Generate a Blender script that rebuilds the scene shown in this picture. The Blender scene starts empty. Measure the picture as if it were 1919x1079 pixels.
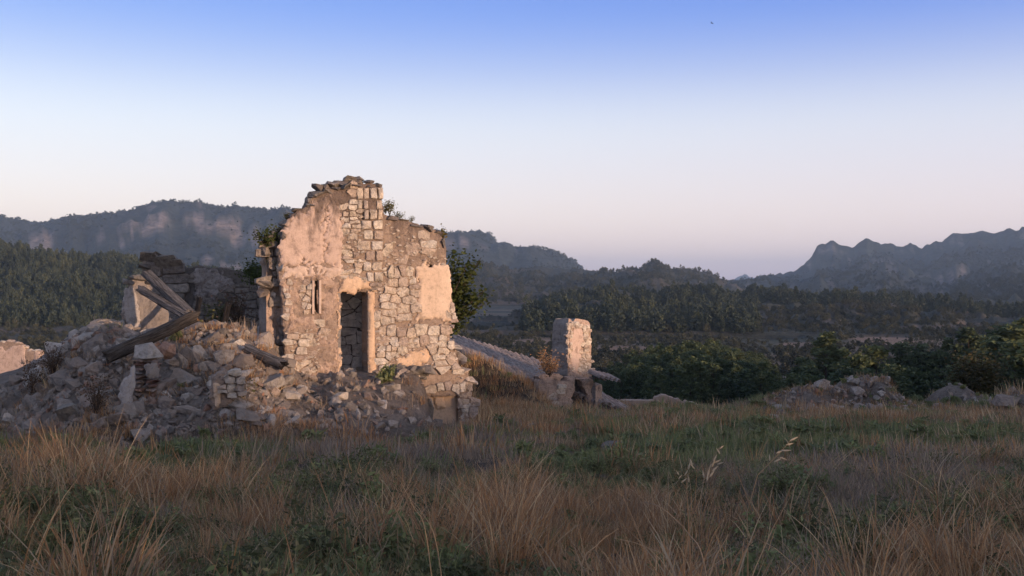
import bpy, bmesh, math, random
import numpy as np
from mathutils import Vector, Matrix

random.seed(7)
RNG = np.random.default_rng(11)
SC = bpy.context.scene
COL = SC.collection
R = math.radians

# ------------------------------------------------------------------ camera, sky, sun
F = 35 / 36 * 1919          # focal length in photo pixels
EYE = 1.6
cam_d = bpy.data.cameras.new('camera')
cam_d.lens = 35; cam_d.sensor_width = 36; cam_d.sensor_fit = 'HORIZONTAL'
cam_d.clip_start = 0.05; cam_d.clip_end = 40000
cam = bpy.data.objects.new('camera', cam_d)
cam.location = (0, 0, EYE); cam.rotation_euler = (R(90), 0, 0)
COL.objects.link(cam); SC.camera = cam

SUN_AZ, SUN_EL = R(50), R(5.0)      # sun stands behind the camera, to the right
to_sun = Vector((math.sin(SUN_AZ) * math.cos(SUN_EL), -math.cos(SUN_AZ) * math.cos(SUN_EL), math.sin(SUN_EL)))
sun_d = bpy.data.lights.new('sun', 'SUN')
sun_d.energy = 3.4; sun_d.angle = R(0.9); sun_d.color = (1.0, 0.67, 0.46)
sun = bpy.data.objects.new('sun', sun_d)
sun.rotation_euler = (-to_sun).to_track_quat('-Z', 'Y').to_euler()
COL.objects.link(sun)

def lin(r, g, b):
    f = lambda c: (c / 255 / 12.92) if c / 255 <= 0.04045 else ((c / 255 + 0.055) / 1.055) ** 2.4
    return (f(r), f(g), f(b), 1)

world = bpy.data.worlds.new('World'); SC.world = world; world.use_nodes = True
nt = world.node_tree; nt.nodes.clear()
w_out = nt.nodes.new('ShaderNodeOutputWorld')
w_bg = nt.nodes.new('ShaderNodeBackground')
w_sky = nt.nodes.new('ShaderNodeTexSky'); w_sky.sky_type = 'NISHITA'; w_sky.sun_disc = False
w_sky.sun_elevation = SUN_EL; w_sky.sun_rotation = math.pi - SUN_AZ
w_tc = nt.nodes.new('ShaderNodeTexCoord'); w_sep = nt.nodes.new('ShaderNodeSeparateXYZ')
w_ramp = nt.nodes.new('ShaderNodeValToRGB'); w_ramp.color_ramp.interpolation = 'B_SPLINE'
els = w_ramp.color_ramp.elements
stops = [(0.0, (0.68, 0.52, 0.61)), (0.03, (0.65, 0.51, 0.59)), (0.08, (0.57, 0.455, 0.54)), (0.125, (0.48, 0.425, 0.535)), (0.165, (0.44, 0.43, 0.54)),
         (0.21, (0.21, 0.245, 0.50)), (0.26, (0.025, 0.10, 0.50)), (0.31, (0.01, 0.07, 0.45)), (0.5, (0.16, 0.19, 0.34)), (1.0, (0.20, 0.215, 0.29))]
els[0].position = stops[0][0]; els[0].color = (*stops[0][1], 1)
els[1].position = stops[-1][0]; els[1].color = (*stops[-1][1], 1)
for p, c in stops[1:-1]:
    e = els.new(p); e.color = (*c, 1)
w_scl = nt.nodes.new('ShaderNodeMix'); w_scl.data_type = 'RGBA'; w_scl.blend_type = 'ADD'; w_scl.inputs[0].default_value = 0.10
nt.links.new(w_tc.outputs['Generated'], w_sep.inputs[0])
nt.links.new(w_sep.outputs['Z'], w_ramp.inputs[0])
nt.links.new(w_ramp.outputs[0], w_scl.inputs[6])
nt.links.new(w_sky.outputs[0], w_scl.inputs[7])
nt.links.new(w_scl.outputs[2], w_bg.inputs[0])
w_bg.inputs[1].default_value = 1.0
nt.links.new(w_bg.outputs[0], w_out.inputs[0])

vs = SC.view_settings
vs.view_transform = 'Standard'; vs.look = 'None'; vs.exposure = 0.42; vs.gamma = 1; vs.use_curve_mapping = False
SC.render.engine = 'CYCLES'
SC.cycles.use_denoising = True
SC.cycles.max_bounces = 4; SC.cycles.diffuse_bounces = 3; SC.cycles.glossy_bounces = 1
SC.cycles.transmission_bounces = 2; SC.cycles.volume_bounces = 0; SC.cycles.transparent_max_bounces = 8
SC.cycles.use_adaptive_sampling = True; SC.cycles.adaptive_threshold = 0.025

# ------------------------------------------------------------------ helpers
def P(px, py, Y):
    return Vector(((px - 959.5) / F * Y, Y, EYE - (py - 539.5) / F * Y))

def sm(a, b, x):
    t = np.clip((np.asarray(x, float) - a) / (b - a), 0, 1)
    return t * t * (3 - 2 * t)

def vnoise(x, y, seed=0):
    x = np.asarray(x, float); y = np.asarray(y, float)
    xi = np.floor(x).astype(np.int64); yi = np.floor(y).astype(np.int64)
    xf = x - xi; yf = y - yi
    u = xf * xf * (3 - 2 * xf); v = yf * yf * (3 - 2 * yf)
    def h(a, b):
        n = (a * 374761393 + b * 668265263 + seed * 974634777) & 0x7fffffff
        n = ((n ^ (n >> 13)) * 1274126177) & 0x7fffffff
        n = (n ^ (n >> 16)) & 0xffff
        return n / 32767.5 - 1
    return (h(xi, yi) * (1 - u) + h(xi + 1, yi) * u) * (1 - v) + (h(xi, yi + 1) * (1 - u) + h(xi + 1, yi + 1) * u) * v

def fbm(x, y, seed=0, oc=4, gain=0.5):
    s = 0; a = 1.0; n = 0
    for i in range(oc):
        s = s + a * vnoise(x, y, seed + i * 17); n += a
        x = np.asarray(x) * 2.03 + 5.1; y = np.asarray(y) * 2.03 - 3.7; a *= gain
    return s / n

def np_mesh(name, verts, faces, mat=None, smooth=False):
    """faces: (n,3) or (n,4) int array"""
    verts = np.asarray(verts, np.float32); faces = np.asarray(faces, np.int32)
    k = faces.shape[1]
    me = bpy.data.meshes.new(name)
    me.vertices.add(len(verts)); me.vertices.foreach_set('co', verts.ravel())
    me.loops.add(faces.size); me.loops.foreach_set('vertex_index', faces.ravel())
    me.polygons.add(len(faces))
    me.polygons.foreach_set('loop_start', np.arange(0, faces.size, k, dtype=np.int32))
    me.polygons.foreach_set('use_smooth', np.full(len(faces), smooth))
    me.update(calc_edges=True); me.validate()
    if mat: me.materials.append(mat)
    return me

def py_mesh(name, verts, faces, mat=None, smooth=False):
    me = bpy.data.meshes.new(name); me.from_pydata([tuple(v) for v in verts], [], faces)
    me.update()
    if smooth:
        me.polygons.foreach_set('use_smooth', [True] * len(me.polygons))
    if mat: me.materials.append(mat)
    return me

def link(name, me, parent=None, loc=None, rot=None, scale=None):
    o = bpy.data.objects.new(name, me); COL.objects.link(o)
    if parent is not None: o.parent = parent
    if loc is not None: o.location = loc
    if rot is not None: o.rotation_euler = rot
    if scale is not None: o.scale = scale
    return o

def tag(o, label=None, cat=None, group=None, kind=None):
    if label: o['label'] = label
    if cat: o['category'] = cat
    if group: o['group'] = group
    if kind: o['kind'] = kind
    return o

def thing(name, label, cat, loc=(0, 0, 0), group=None):
    o = bpy.data.objects.new(name, None); COL.objects.link(o)
    o.location = loc; o.empty_display_size = 0.2
    return tag(o, label, cat, group)

def inpoly(poly, x, y):
    x = np.asarray(x); y = np.asarray(y)
    ins = np.zeros(np.broadcast(x, y).shape, bool)
    n = len(poly)
    for i in range(n):
        x1, y1 = poly[i]; x2, y2 = poly[(i + 1) % n]
        if y1 == y2: continue
        c = ((y1 > y) != (y2 > y)) & (x < (x2 - x1) * (y - y1) / (y2 - y1) + x1)
        ins ^= c
    return ins

# ------------------------------------------------------------------ materials
def new_mat(name):
    m = bpy.data.materials.new(name); m.use_nodes = True
    n = m.node_tree; b = n.nodes['Principled BSDF']
    b.inputs['Roughness'].default_value = 0.92
    b.inputs['Specular IOR Level'].default_value = 0.15
    return m, n, b

def ramp(n, cols, pos=None):
    r = n.nodes.new('ShaderNodeValToRGB')
    e = r.color_ramp.elements
    k = len(cols); pos = pos or [i / (k - 1) for i in range(k)]
    e[0].position = pos[0]; e[0].color = (*cols[0], 1)
    e[1].position = pos[-1]; e[1].color = (*cols[-1], 1)
    for p, c in zip(pos[1:-1], cols[1:-1]):
        q = e.new(p); q.color = (*c, 1)
    return r

def noise(n, scale, detail=6, rough=0.6, stretch=None, coord='pos'):
    t = n.nodes.new('ShaderNodeTexNoise')
    t.inputs['Scale'].default_value = scale; t.inputs['Detail'].default_value = detail; t.inputs['Roughness'].default_value = rough
    if coord == 'pos':
        g = n.nodes.new('ShaderNodeNewGeometry'); src = g.outputs['Position']
    else:
        g = n.nodes.new('ShaderNodeTexCoord'); src = g.outputs['Object']
    if stretch:
        mp = n.nodes.new('ShaderNodeMapping'); mp.inputs['Scale'].default_value = stretch
        n.links.new(src, mp.inputs[0]); src = mp.outputs[0]
    n.links.new(src, t.inputs['Vector'])
    return t

def mixc(n, fac, a, b, mode='MIX'):
    m = n.nodes.new('ShaderNodeMix'); m.data_type = 'RGBA'; m.blend_type = mode
    for i, v in ((0, fac), (6, a), (7, b)):
        if hasattr(v, 'links'): n.links.new(v, m.inputs[i])
        elif isinstance(v, (int, float)): m.inputs[i].default_value = v
        else: m.inputs[i].default_value = (*v, 1)
    return m.outputs[2]

def bump(n, b, h, strength, dist):
    bp = n.nodes.new('ShaderNodeBump'); bp.inputs['Strength'].default_value = strength; bp.inputs['Distance'].default_value = dist
    n.links.new(h, bp.inputs['Height']); n.links.new(bp.outputs[0], b.inputs['Normal'])

def mrange(n, src, a, b, c=0, d=1):
    m = n.nodes.new('ShaderNodeMapRange'); n.links.new(src, m.inputs[0])
    for i, v in enumerate((a, b, c, d)): m.inputs[1 + i].default_value = v
    return m.outputs[0]

def stone_mat(name, cols, src='object', lichen=0.5, mul=1.0, dust=0.0):
    m, n, b = new_mat(name)
    if src == 'object':
        i = n.nodes.new('ShaderNodeObjectInfo'); rnd = i.outputs['Random']
    else:
        i = n.nodes.new('ShaderNodeNewGeometry'); rnd = i.outputs['Random Per Island']
    rc = ramp(n, [tuple(x * mul for x in c) for c in cols]); n.links.new(rnd, rc.inputs[0])
    t = noise(n, 9, 8, 0.65); t2 = noise(n, 2.3, 5, 0.6); t3 = noise(n, 46, 6, 0.7)
    v = ramp(n, [(0.55,) * 3, (1.0,) * 3, (1.3,) * 3], [0.3, 0.5, 0.72]); n.links.new(t.outputs[0], v.inputs[0])
    c = mixc(n, 1.0, rc.outputs[0], v.outputs[0], 'MULTIPLY')
    lm = mrange(n, t2.outputs[0], 0.55, 0.7, 0, lichen)
    c = mixc(n, lm, c, (0.13, 0.115, 0.10))
    sp = mrange(n, t3.outputs[0], 0.62, 0.72, 0, 0.6)
    c = mixc(n, sp, c, (0.10, 0.085, 0.075))
    if dust:    # earth and mortar dust lying on what faces up
        gg = n.nodes.new('ShaderNodeNewGeometry'); sx_ = n.nodes.new('ShaderNodeSeparateXYZ'); n.links.new(gg.outputs['Normal'], sx_.inputs[0])
        td = noise(n, 3.4, 6, 0.7)
        ml = n.nodes.new('ShaderNodeMath'); ml.operation = 'MULTIPLY'; n.links.new(mrange(n, sx_.outputs['Z'], 0.1, 0.75, 0, 1), ml.inputs[0]); n.links.new(mrange(n, td.outputs[0], 0.36, 0.58, 0, dust), ml.inputs[1])
        c = mixc(n, ml.outputs[0], c, (0.30, 0.235, 0.18))
    n.links.new(c, b.inputs['Base Color'])
    a = n.nodes.new('ShaderNodeMath'); a.operation = 'MULTIPLY_ADD'; a.inputs[1].default_value = 0.35
    n.links.new(t3.outputs[0], a.inputs[0]); n.links.new(t.outputs[0], a.inputs[2])
    bump(n, b, a.outputs[0], 1.0, 0.09)
    return m

WARM = [(0.48, 0.37, 0.29), (0.66, 0.56, 0.435), (0.40, 0.31, 0.255), (0.71, 0.62, 0.50), (0.56, 0.46, 0.36), (0.66, 0.59, 0.50), (0.44, 0.34, 0.27), (0.70, 0.57, 0.43)]
GREY = [(0.25, 0.22, 0.19), (0.42, 0.375, 0.32), (0.16, 0.14, 0.12), (0.36, 0.285, 0.23), (0.54, 0.48, 0.41), (0.22, 0.19, 0.165), (0.33, 0.285, 0.24)]
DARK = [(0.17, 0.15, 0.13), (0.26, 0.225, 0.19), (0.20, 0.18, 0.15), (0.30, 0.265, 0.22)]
M_STONE = stone_mat('wall_stone', WARM, lichen=0.55)
M_STONEI = stone_mat('wall_stone_small', WARM, 'island')
M_GREY = stone_mat('loose_stone', GREY, lichen=0.5, dust=0.75)
M_GREYI = stone_mat('rubble_stone', GREY + [(0.44, 0.25, 0.17), (0.30, 0.26, 0.22)], 'island', lichen=0.5, mul=0.9, dust=0.8)
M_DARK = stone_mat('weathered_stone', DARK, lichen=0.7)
M_TOP = stone_mat('lichen_stone', [(0.16, 0.14, 0.12), (0.26, 0.23, 0.20), (0.20, 0.17, 0.15), (0.33, 0.28, 0.23)], lichen=0.8)
M_PALE = stone_mat('pale_stone', [(0.38, 0.335, 0.28), (0.46, 0.41, 0.35), (0.34, 0.29, 0.235)], lichen=0.45)

def plaster_mat(name, c1, c2, c3, streak=0.6, rough=0.02, crumb=0.5, top=None, stain=(0.11, 0.085, 0.07)):
    m, n, b = new_mat(name)
    t1 = noise(n, 1.6, 6, 0.6); t2 = noise(n, 14, 8, 0.7); ts = noise(n, 6, 6, 0.65, (1, 1, 0.16)); t4 = noise(n, 60, 5, 0.7)
    r1 = ramp(n, [c1, c2], [0.35, 0.65]); n.links.new(t1.outputs[0], r1.inputs[0])
    f = mrange(n, ts.outputs[0], 0.54, 0.72, 0, streak)
    c = mixc(n, f, r1.outputs[0], c3)
    t5 = noise(n, 4.2, 7, 0.72)
    c = mixc(n, mrange(n, t5.outputs[0], 0.53, 0.64, 0, min(0.9, streak)), c, tuple(x * 0.75 for x in c3))
    c = mixc(n, mrange(n, t5.outputs[0], 0.46, 0.36, 0, 0.45), c, tuple(min(0.8, x * 1.22 + 0.03) for x in c1))
    f2 = mrange(n, t2.outputs[0], 0.52, 0.66, 0, crumb)
    c = mixc(n, f2, c, tuple(x * 0.55 for x in c3))
    if top:     # lichen and soot where rain runs in from the broken top
        g = n.nodes.new('ShaderNodeNewGeometry'); sp = n.nodes.new('ShaderNodeSeparateXYZ'); n.links.new(g.outputs['Position'], sp.inputs[0])
        hz = mrange(n, sp.outputs['Z'], top[0], top[1], -0.5, 0.5)
        tq = noise(n, 5, 7, 0.7, (1, 1, 0.3))
        ad = n.nodes.new('ShaderNodeMath'); ad.operation = 'MULTIPLY_ADD'; ad.inputs[1].default_value = 2.6; n.links.new(tq.outputs[0], ad.inputs[0]); n.links.new(hz, ad.inputs[2])
        fs = mrange(n, ad.outputs[0], 1.25, 1.75, 0, 0.85)
        c = mixc(n, fs, c, stain)
    f3 = mrange(n, t4.outputs[0], 0.6, 0.75, 0, 0.35)
    c = mixc(n, f3, c, (0.15, 0.12, 0.1))
    n.links.new(c, b.inputs['Base Color'])
    a = n.nodes.new('ShaderNodeMath'); a.operation = 'MULTIPLY_ADD'; a.inputs[1].default_value = 0.4
    n.links.new(t4.outputs[0], a.inputs[0]); n.links.new(t2.outputs[0], a.inputs[2])
    bump(n, b, a.outputs[0], 0.8, rough)
    return m

M_PLPINK = plaster_mat('pink_plaster', (0.49, 0.365, 0.29), (0.56, 0.425, 0.345), (0.34, 0.25, 0.20), 0.75, 0.016, 0.3, (2.3, 3.7))
M_PLBAND = plaster_mat('pale_plaster', (0.62, 0.50, 0.41), (0.55, 0.42, 0.33), (0.40, 0.30, 0.24), 0.3, 0.02, 0.3)
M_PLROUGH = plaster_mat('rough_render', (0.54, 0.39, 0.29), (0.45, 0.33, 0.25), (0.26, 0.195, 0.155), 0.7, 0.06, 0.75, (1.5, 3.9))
M_PLCREAM = plaster_mat('cream_plaster', (0.60, 0.45, 0.325), (0.66, 0.51, 0.375), (0.45, 0.335, 0.245), 0.65, 0.012, 0.28)
M_PLORANGE = plaster_mat('ochre_plaster', (0.58, 0.40, 0.26), (0.64, 0.47, 0.32), (0.40, 0.28, 0.19), 0.6, 0.016, 0.35)
M_PLWHITE = plaster_mat('white_plaster', (0.38, 0.345, 0.31), (0.46, 0.42, 0.38), (0.24, 0.21, 0.18), 0.7, 0.03, 0.4)
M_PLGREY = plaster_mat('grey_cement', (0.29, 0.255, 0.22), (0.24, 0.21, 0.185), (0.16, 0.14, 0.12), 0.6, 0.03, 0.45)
M_MORTAR = plaster_mat('mortar', (0.40, 0.30, 0.225), (0.33, 0.245, 0.185), (0.20, 0.155, 0.125), 0.6, 0.07, 0.6, (1.2, 3.6), (0.15, 0.115, 0.095))
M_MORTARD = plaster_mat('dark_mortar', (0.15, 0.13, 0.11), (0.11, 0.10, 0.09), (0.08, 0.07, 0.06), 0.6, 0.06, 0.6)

def wood_mat(name, a, bcol, sx=(1.2, 14, 14)):
    m, n, b = new_mat(name)
    t = noise(n, 3, 8, 0.7, sx, 'obj'); t2 = noise(n, 1.1, 4, 0.6, None, 'obj')
    r = ramp(n, [tuple(x * 0.35 for x in a), a, bcol], [0.36, 0.5, 0.68]); n.links.new(t.outputs[0], r.inputs[0])
    v = ramp(n, [(0.6,) * 3, (1.15,) * 3]); n.links.new(t2.outputs[0], v.inputs[0])
    n.links.new(mixc(n, 1.0, r.outputs[0], v.outputs[0], 'MULTIPLY'), b.inputs['Base Color'])
    bump(n, b, t.outputs[0], 1.0, 0.03)
    return m
M_WOOD = wood_mat('weathered_wood', (0.12, 0.11, 0.103), (0.25, 0.235, 0.225))
M_WOODB = wood_mat('brown_wood', (0.075, 0.062, 0.05), (0.15, 0.13, 0.11))
M_CHAR = wood_mat('charred_wood', (0.02, 0.018, 0.017), (0.06, 0.052, 0.05))
M_WOODO = wood_mat('fresh_wood', (0.38, 0.20, 0.08), (0.55, 0.33, 0.15))
M_BARK = wood_mat('bark', (0.10, 0.075, 0.055), (0.16, 0.13, 0.1))

def leaf_mat(name, cols, trans=0.25, var=((0.75, 0.78, 0.8), (1.2, 1.12, 0.95))):
    m, n, b = new_mat(name)
    g = n.nodes.new('ShaderNodeNewGeometry'); oi = n.nodes.new('ShaderNodeObjectInfo')
    r = ramp(n, cols); n.links.new(g.outputs['Random Per Island'], r.inputs[0])
    v = ramp(n, list(var)); n.links.new(oi.outputs['Random'], v.inputs[0])
    c = mixc(n, 1.0, r.outputs[0], v.outputs[0], 'MULTIPLY')
    n.links.new(c, b.inputs['Base Color'])
    b.inputs['Roughness'].default_value = 0.7
    if trans:
        tr = n.nodes.new('ShaderNodeBsdfTranslucent'); n.links.new(c, tr.inputs[0])
        ms = n.nodes.new('ShaderNodeMixShader'); ms.inputs[0].default_value = trans
        n.links.new(b.outputs[0], ms.inputs[1]); n.links.new(tr.outputs[0], ms.inputs[2])
        n.links.new(ms.outputs[0], n.nodes['Material Output'].inputs[0])
    return m
M_PINE = leaf_mat('pine_needles', [(0.062, 0.086, 0.046), (0.092, 0.122, 0.060), (0.125, 0.15, 0.072), (0.075, 0.098, 0.053)])
M_WOODLAND = leaf_mat('woodland_foliage', [(0.040, 0.052, 0.036), (0.060, 0.072, 0.048), (0.047, 0.060, 0.042), (0.064, 0.070, 0.050)], 0, ((0.6, 0.68, 0.75), (0.9, 0.98, 1.0), (1.35, 1.3, 1.1)))
M_FARWOOD = leaf_mat('mountain_foliage', [(0.026, 0.036, 0.034), (0.038, 0.050, 0.044), (0.030, 0.040, 0.037)], 0)
M_SCRUB = leaf_mat('scrub_foliage', [(0.050, 0.056, 0.038), (0.072, 0.074, 0.050), (0.042, 0.050, 0.036), (0.080, 0.076, 0.056)], 0, ((0.65, 0.72, 0.78), (1.0, 1.02, 1.0), (1.5, 1.4, 1.2)))
M_FIG = leaf_mat('fig_leaves', [(0.035, 0.052, 0.018), (0.06, 0.08, 0.025), (0.09, 0.11, 0.035), (0.045, 0.06, 0.022)])
M_WEED = leaf_mat('weed_leaves', [(0.10, 0.11, 0.05), (0.15, 0.15, 0.075), (0.085, 0.095, 0.045), (0.22, 0.18, 0.10)])
M_YELLOW = leaf_mat('yellowing_leaves', [(0.20, 0.16, 0.04), (0.10, 0.10, 0.035), (0.28, 0.2, 0.05)])
M_HERB = leaf_mat('green_herb', [(0.15, 0.18, 0.08), (0.21, 0.24, 0.105), (0.27, 0.29, 0.13), (0.18, 0.20, 0.105), (0.38, 0.33, 0.18)])
M_DRY = leaf_mat('dry_grass', [(0.42, 0.21, 0.095), (0.55, 0.31, 0.15), (0.23, 0.13, 0.075), (0.66, 0.46, 0.27), (0.34, 0.185, 0.10)], 0.3)
M_STRAW = leaf_mat('straw_grass', [(0.50, 0.37, 0.22), (0.64, 0.47, 0.29), (0.36, 0.26, 0.17), (0.27, 0.195, 0.13)], 0.3)
M_MAUVE = leaf_mat('mauve_stems', [(0.28, 0.215, 0.165), (0.38, 0.30, 0.23), (0.19, 0.145, 0.115), (0.46, 0.36, 0.28)], 0.2)
M_OAT = leaf_mat('oat_husk', [(0.62, 0.50, 0.34), (0.70, 0.58, 0.42), (0.52, 0.42, 0.28)], 0.35)

def ground_mat():
    m, n, b = new_mat('dry_ground')
    t = noise(n, 0.8, 8, 0.65); t2 = noise(n, 7, 8, 0.7); t3 = noise(n, 40, 6, 0.7)
    r = ramp(n, [(0.075, 0.058, 0.042), (0.115, 0.085, 0.062), (0.085, 0.075, 0.05)]); n.links.new(t.outputs[0], r.inputs[0])
    v = ramp(n, [(0.45,) * 3, (1.35,) * 3], [0.3, 0.7]); n.links.new(t2.outputs[0], v.inputs[0])
    c = mixc(n, 1.0, r.outputs[0], v.outputs[0], 'MULTIPLY')
    at = n.nodes.new('ShaderNodeAttribute'); at.attribute_name = 'rubble'
    rr = ramp(n, [(0.20, 0.165, 0.135), (0.33, 0.275, 0.225), (0.43, 0.365, 0.30)], [0.3, 0.55, 0.75]); n.links.new(t2.outputs[0], rr.inputs[0])
    c = mixc(n, at.outputs['Fac'], c, rr.outputs[0])
    n.links.new(c, b.inputs['Base Color'])
    a = n.nodes.new('ShaderNodeMath'); a.operation = 'ADD'
    n.links.new(t3.outputs[0], a.inputs[0]); n.links.new(t2.outputs[0], a.inputs[1])
    bump(n, b, a.outputs[0], 1.0, 0.08)
    return m
M_GROUND = ground_mat()

def far_mat(name, veg, rock, bare, s1, s2):
    m, n, b = new_mat(name)
    t = noise(n, s1, 8, 0.68); t2 = noise(n, s2, 6, 0.7); t3 = noise(n, s2 * 1.1, 8, 0.72, (1, 1, 2.6))
    r = ramp(n, [tuple(x * 0.55 for x in veg), veg, tuple(x * 1.7 for x in veg)], [0.32, 0.52, 0.75]); n.links.new(t2.outputs[0], r.inputs[0])
    fb = n.nodes.new('ShaderNodeAttribute'); fb.attribute_name = 'bare'
    c = mixc(n, fb.outputs['Fac'], r.outputs[0], bare)
    fr = n.nodes.new('ShaderNodeAttribute'); fr.attribute_name = 'rock'
    rk = ramp(n, [tuple(x * 0.35 for x in rock), rock, tuple(x * 1.35 for x in rock)], [0.35, 0.5, 0.68]); n.links.new(t3.outputs[0], rk.inputs[0])
    c = mixc(n, fr.outputs['Fac'], c, rk.outputs[0])
    v = ramp(n, [(0.7,) * 3, (1.25,) * 3], [0.3, 0.7]); n.links.new(t.outputs[0], v.inputs[0])
    c = mixc(n, 1.0, c, v.outputs[0], 'MULTIPLY')
    n.links.new(c, b.inputs['Base Color'])
    bump(n, b, t2.outputs[0], 0.8, 1.2 / s2 * 0.35)
    return m
M_MOUNT = far_mat('mountain_slope', (0.034, 0.043, 0.042), (0.25, 0.205, 0.185), (0.13, 0.10, 0.075), 0.004, 0.035)
M_HILL = far_mat('hill_slope', (0.046, 0.048, 0.036), (0.25, 0.2, 0.17), (0.12, 0.09, 0.065), 0.01, 0.09)
M_VALLEY = far_mat('valley_floor', (0.085, 0.082, 0.056), (0.24, 0.19, 0.15), (0.26, 0.175, 0.12), 0.02, 0.2)

# ------------------------------------------------------------------ terrain
SX, SY = math.sin(SUN_AZ), -math.cos(SUN_AZ)

VR = [20, 45, 60, 90, 150, 220, 300, 450, 600, 800, 1000, 2000, 16000]
VZ = [-11, -10.5, -10.5, -12, -15.5, -17.5, -18.2, -18, -18, -17, -16, -30, -260]

LAYERS = {  # name: (crest px, crest py, crest r, foot r, foot z, profile)
    'far_ridge': ([900, 1300, 1365, 1390, 1410, 1440, 1500, 1900], [560, 548, 525, 520, 521, 518, 530, 545], 12000, 8000, -150, 'soft'),
    'cliff_mountain': ([-600, -200, 0, 40, 90, 140, 200, 260, 300, 340, 375, 400, 430, 460, 500, 540, 600, 700, 800, 850, 900, 930, 960, 1000, 1040, 1060, 1075, 1086, 1100, 1160, 1300],
                       [440, 425, 412, 414, 416, 408, 398, 391, 388, 384, 378, 383, 388, 390, 393, 394, 400, 415, 432, 440, 449, 459, 463, 466, 474, 480, 488, 503, 515, 540, 575], 3600, 1500, -14, 'cliff'),
    'crag_mountain': ([1200, 1320, 1360, 1430, 1470, 1500, 1520, 1530, 1536, 1545, 1553, 1562, 1572, 1590, 1600, 1610, 1625, 1636, 1650, 1680, 1695, 1710, 1740, 1752, 1765, 1790, 1820, 1850, 1880, 1895, 1919, 2050, 2500],
                      [560, 540, 528, 516, 513, 500, 484, 462, 459, 458, 455, 449, 455, 463, 462, 453, 445, 449, 453, 461, 457, 459, 459, 450, 447, 438, 436, 433, 431, 425, 424, 415, 430], 3800, 1250, -20, 'crag'),
    'scrub_hill': ([500, 760, 860, 900, 1000, 1085, 1150, 1180, 1205, 1240, 1270, 1300, 1350, 1400, 1480, 1560], [530, 520, 508, 500, 503, 506, 511, 512, 507, 500, 506, 513, 526, 545, 566, 580], 2000, 1050, -15, 'soft'),
    'wooded_hill': ([900, 960, 1005, 1040, 1090, 1150, 1200, 1290, 1350, 1420, 1480, 1560, 1640, 1720, 1780, 1850, 1919, 2100], [610, 598, 584, 568, 556, 549, 547, 549, 557, 563, 565, 563, 566, 573, 585, 590, 592, 590], 850, 430, -17, 'soft'),
    'forest_hill': ([-600, -100, 0, 60, 100, 200, 260, 330, 400, 500, 600, 700, 800], [470, 470, 474, 478, 483, 494, 502, 510, 520, 545, 565, 590, 610], 950, 520, -17, 'soft'),
}
PROF = {
    'soft': ([0, 0.25, 0.6, 0.85, 1], [0, 0.2, 0.62, 0.9, 1]),
    'cliff': ([0, 0.3, 0.52, 0.60, 0.66, 0.72, 0.9, 1], [0, 0.17, 0.36, 0.46, 0.70, 0.76, 0.92, 1]),
    'crag': ([0, 0.3, 0.55, 0.75, 0.9, 0.96, 1], [0, 0.1, 0.26, 0.48, 0.70, 0.82, 1]),
}

HEAP_PX = [-400, -120, 0, 40, 70, 100, 140, 190, 215, 250, 300, 350, 400, 450, 500, 530, 560, 600, 640, 690, 720, 760, 785, 797, 808, 830, 860, 890, 920]
HEAP_PY = [810, 790, 750, 738, 712, 680, 648, 622, 618, 640, 640, 630, 618, 622, 645, 675, 700, 714, 700, 700, 697, 700, 708, 728, 790, 801, 804, 806, 815]

def field_z(x, y):
    yy = np.clip(y, 3, 70)
    z = -0.085 * (yy - 3)
    z = z + 0.10 * fbm(x * 0.22, y * 0.22, 3) + 0.035 * fbm(x * 1.4, y * 1.4, 9)
    return z

def heap_w(x, y):
    """height of the rubble platform above the field and its weight"""
    ysafe = np.maximum(y, 4)
    px = 959.5 + F * x / ysafe
    top = np.interp(px, HEAP_PX, HEAP_PY)
    yc = np.interp(px, [0, 450, 560, 700, 860], [22.0, 22.2, 22.8, 23.5, 24.1])
    y0 = np.interp(px, [-100, 200, 560, 700, 800, 860], [17.5, 17.6, 18.0, 18.8, 20.6, 22.8])
    zt = EYE - (top - 539.5) / F * yc
    t = np.clip((y - y0) / (yc - y0), 0, 1)
    s = t * (1.25 - 0.25 * t)
    s = np.minimum(s, 1)
    back = 1 - sm(28.5, 33, y)
    lat = sm(-400, -120, px) * (1 - sm(880, 920, px))
    return zt, s * back * lat

def ground_near(x, y):
    x = np.asarray(x, float); y = np.asarray(y, float)
    z = field_z(x, y)
    zt, w = heap_w(x, y)
    lump = 0.22 * fbm(x * 0.9, y * 0.9, 21, 4) + 0.07 * fbm(x * 4, y * 4, 5, 3)
    z = z + w * np.maximum(zt - z, 0) + lump * np.minimum(w * 3, 1) * np.where(w > 0, 1, 0) * (0.35 + 0.65 * (w < 0.97))
    for cx, cy, rx, ry, h in MOUNDS:
        d = ((x - cx) / rx) ** 2 + ((y - cy) / ry) ** 2
        z = z + h * np.exp(-d * 1.6) * (1 + 0.35 * fbm(x * 1.3, y * 1.3, 31, 3))
    # unseen rise added behind the camera, to the right, to shade the field
    s = x * SX + y * SY
    z = z + 4.45 * sm(14, 46, s) * (1 + 0.10 * fbm(x * 0.07, y * 0.07, 41, 3))
    return z

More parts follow.
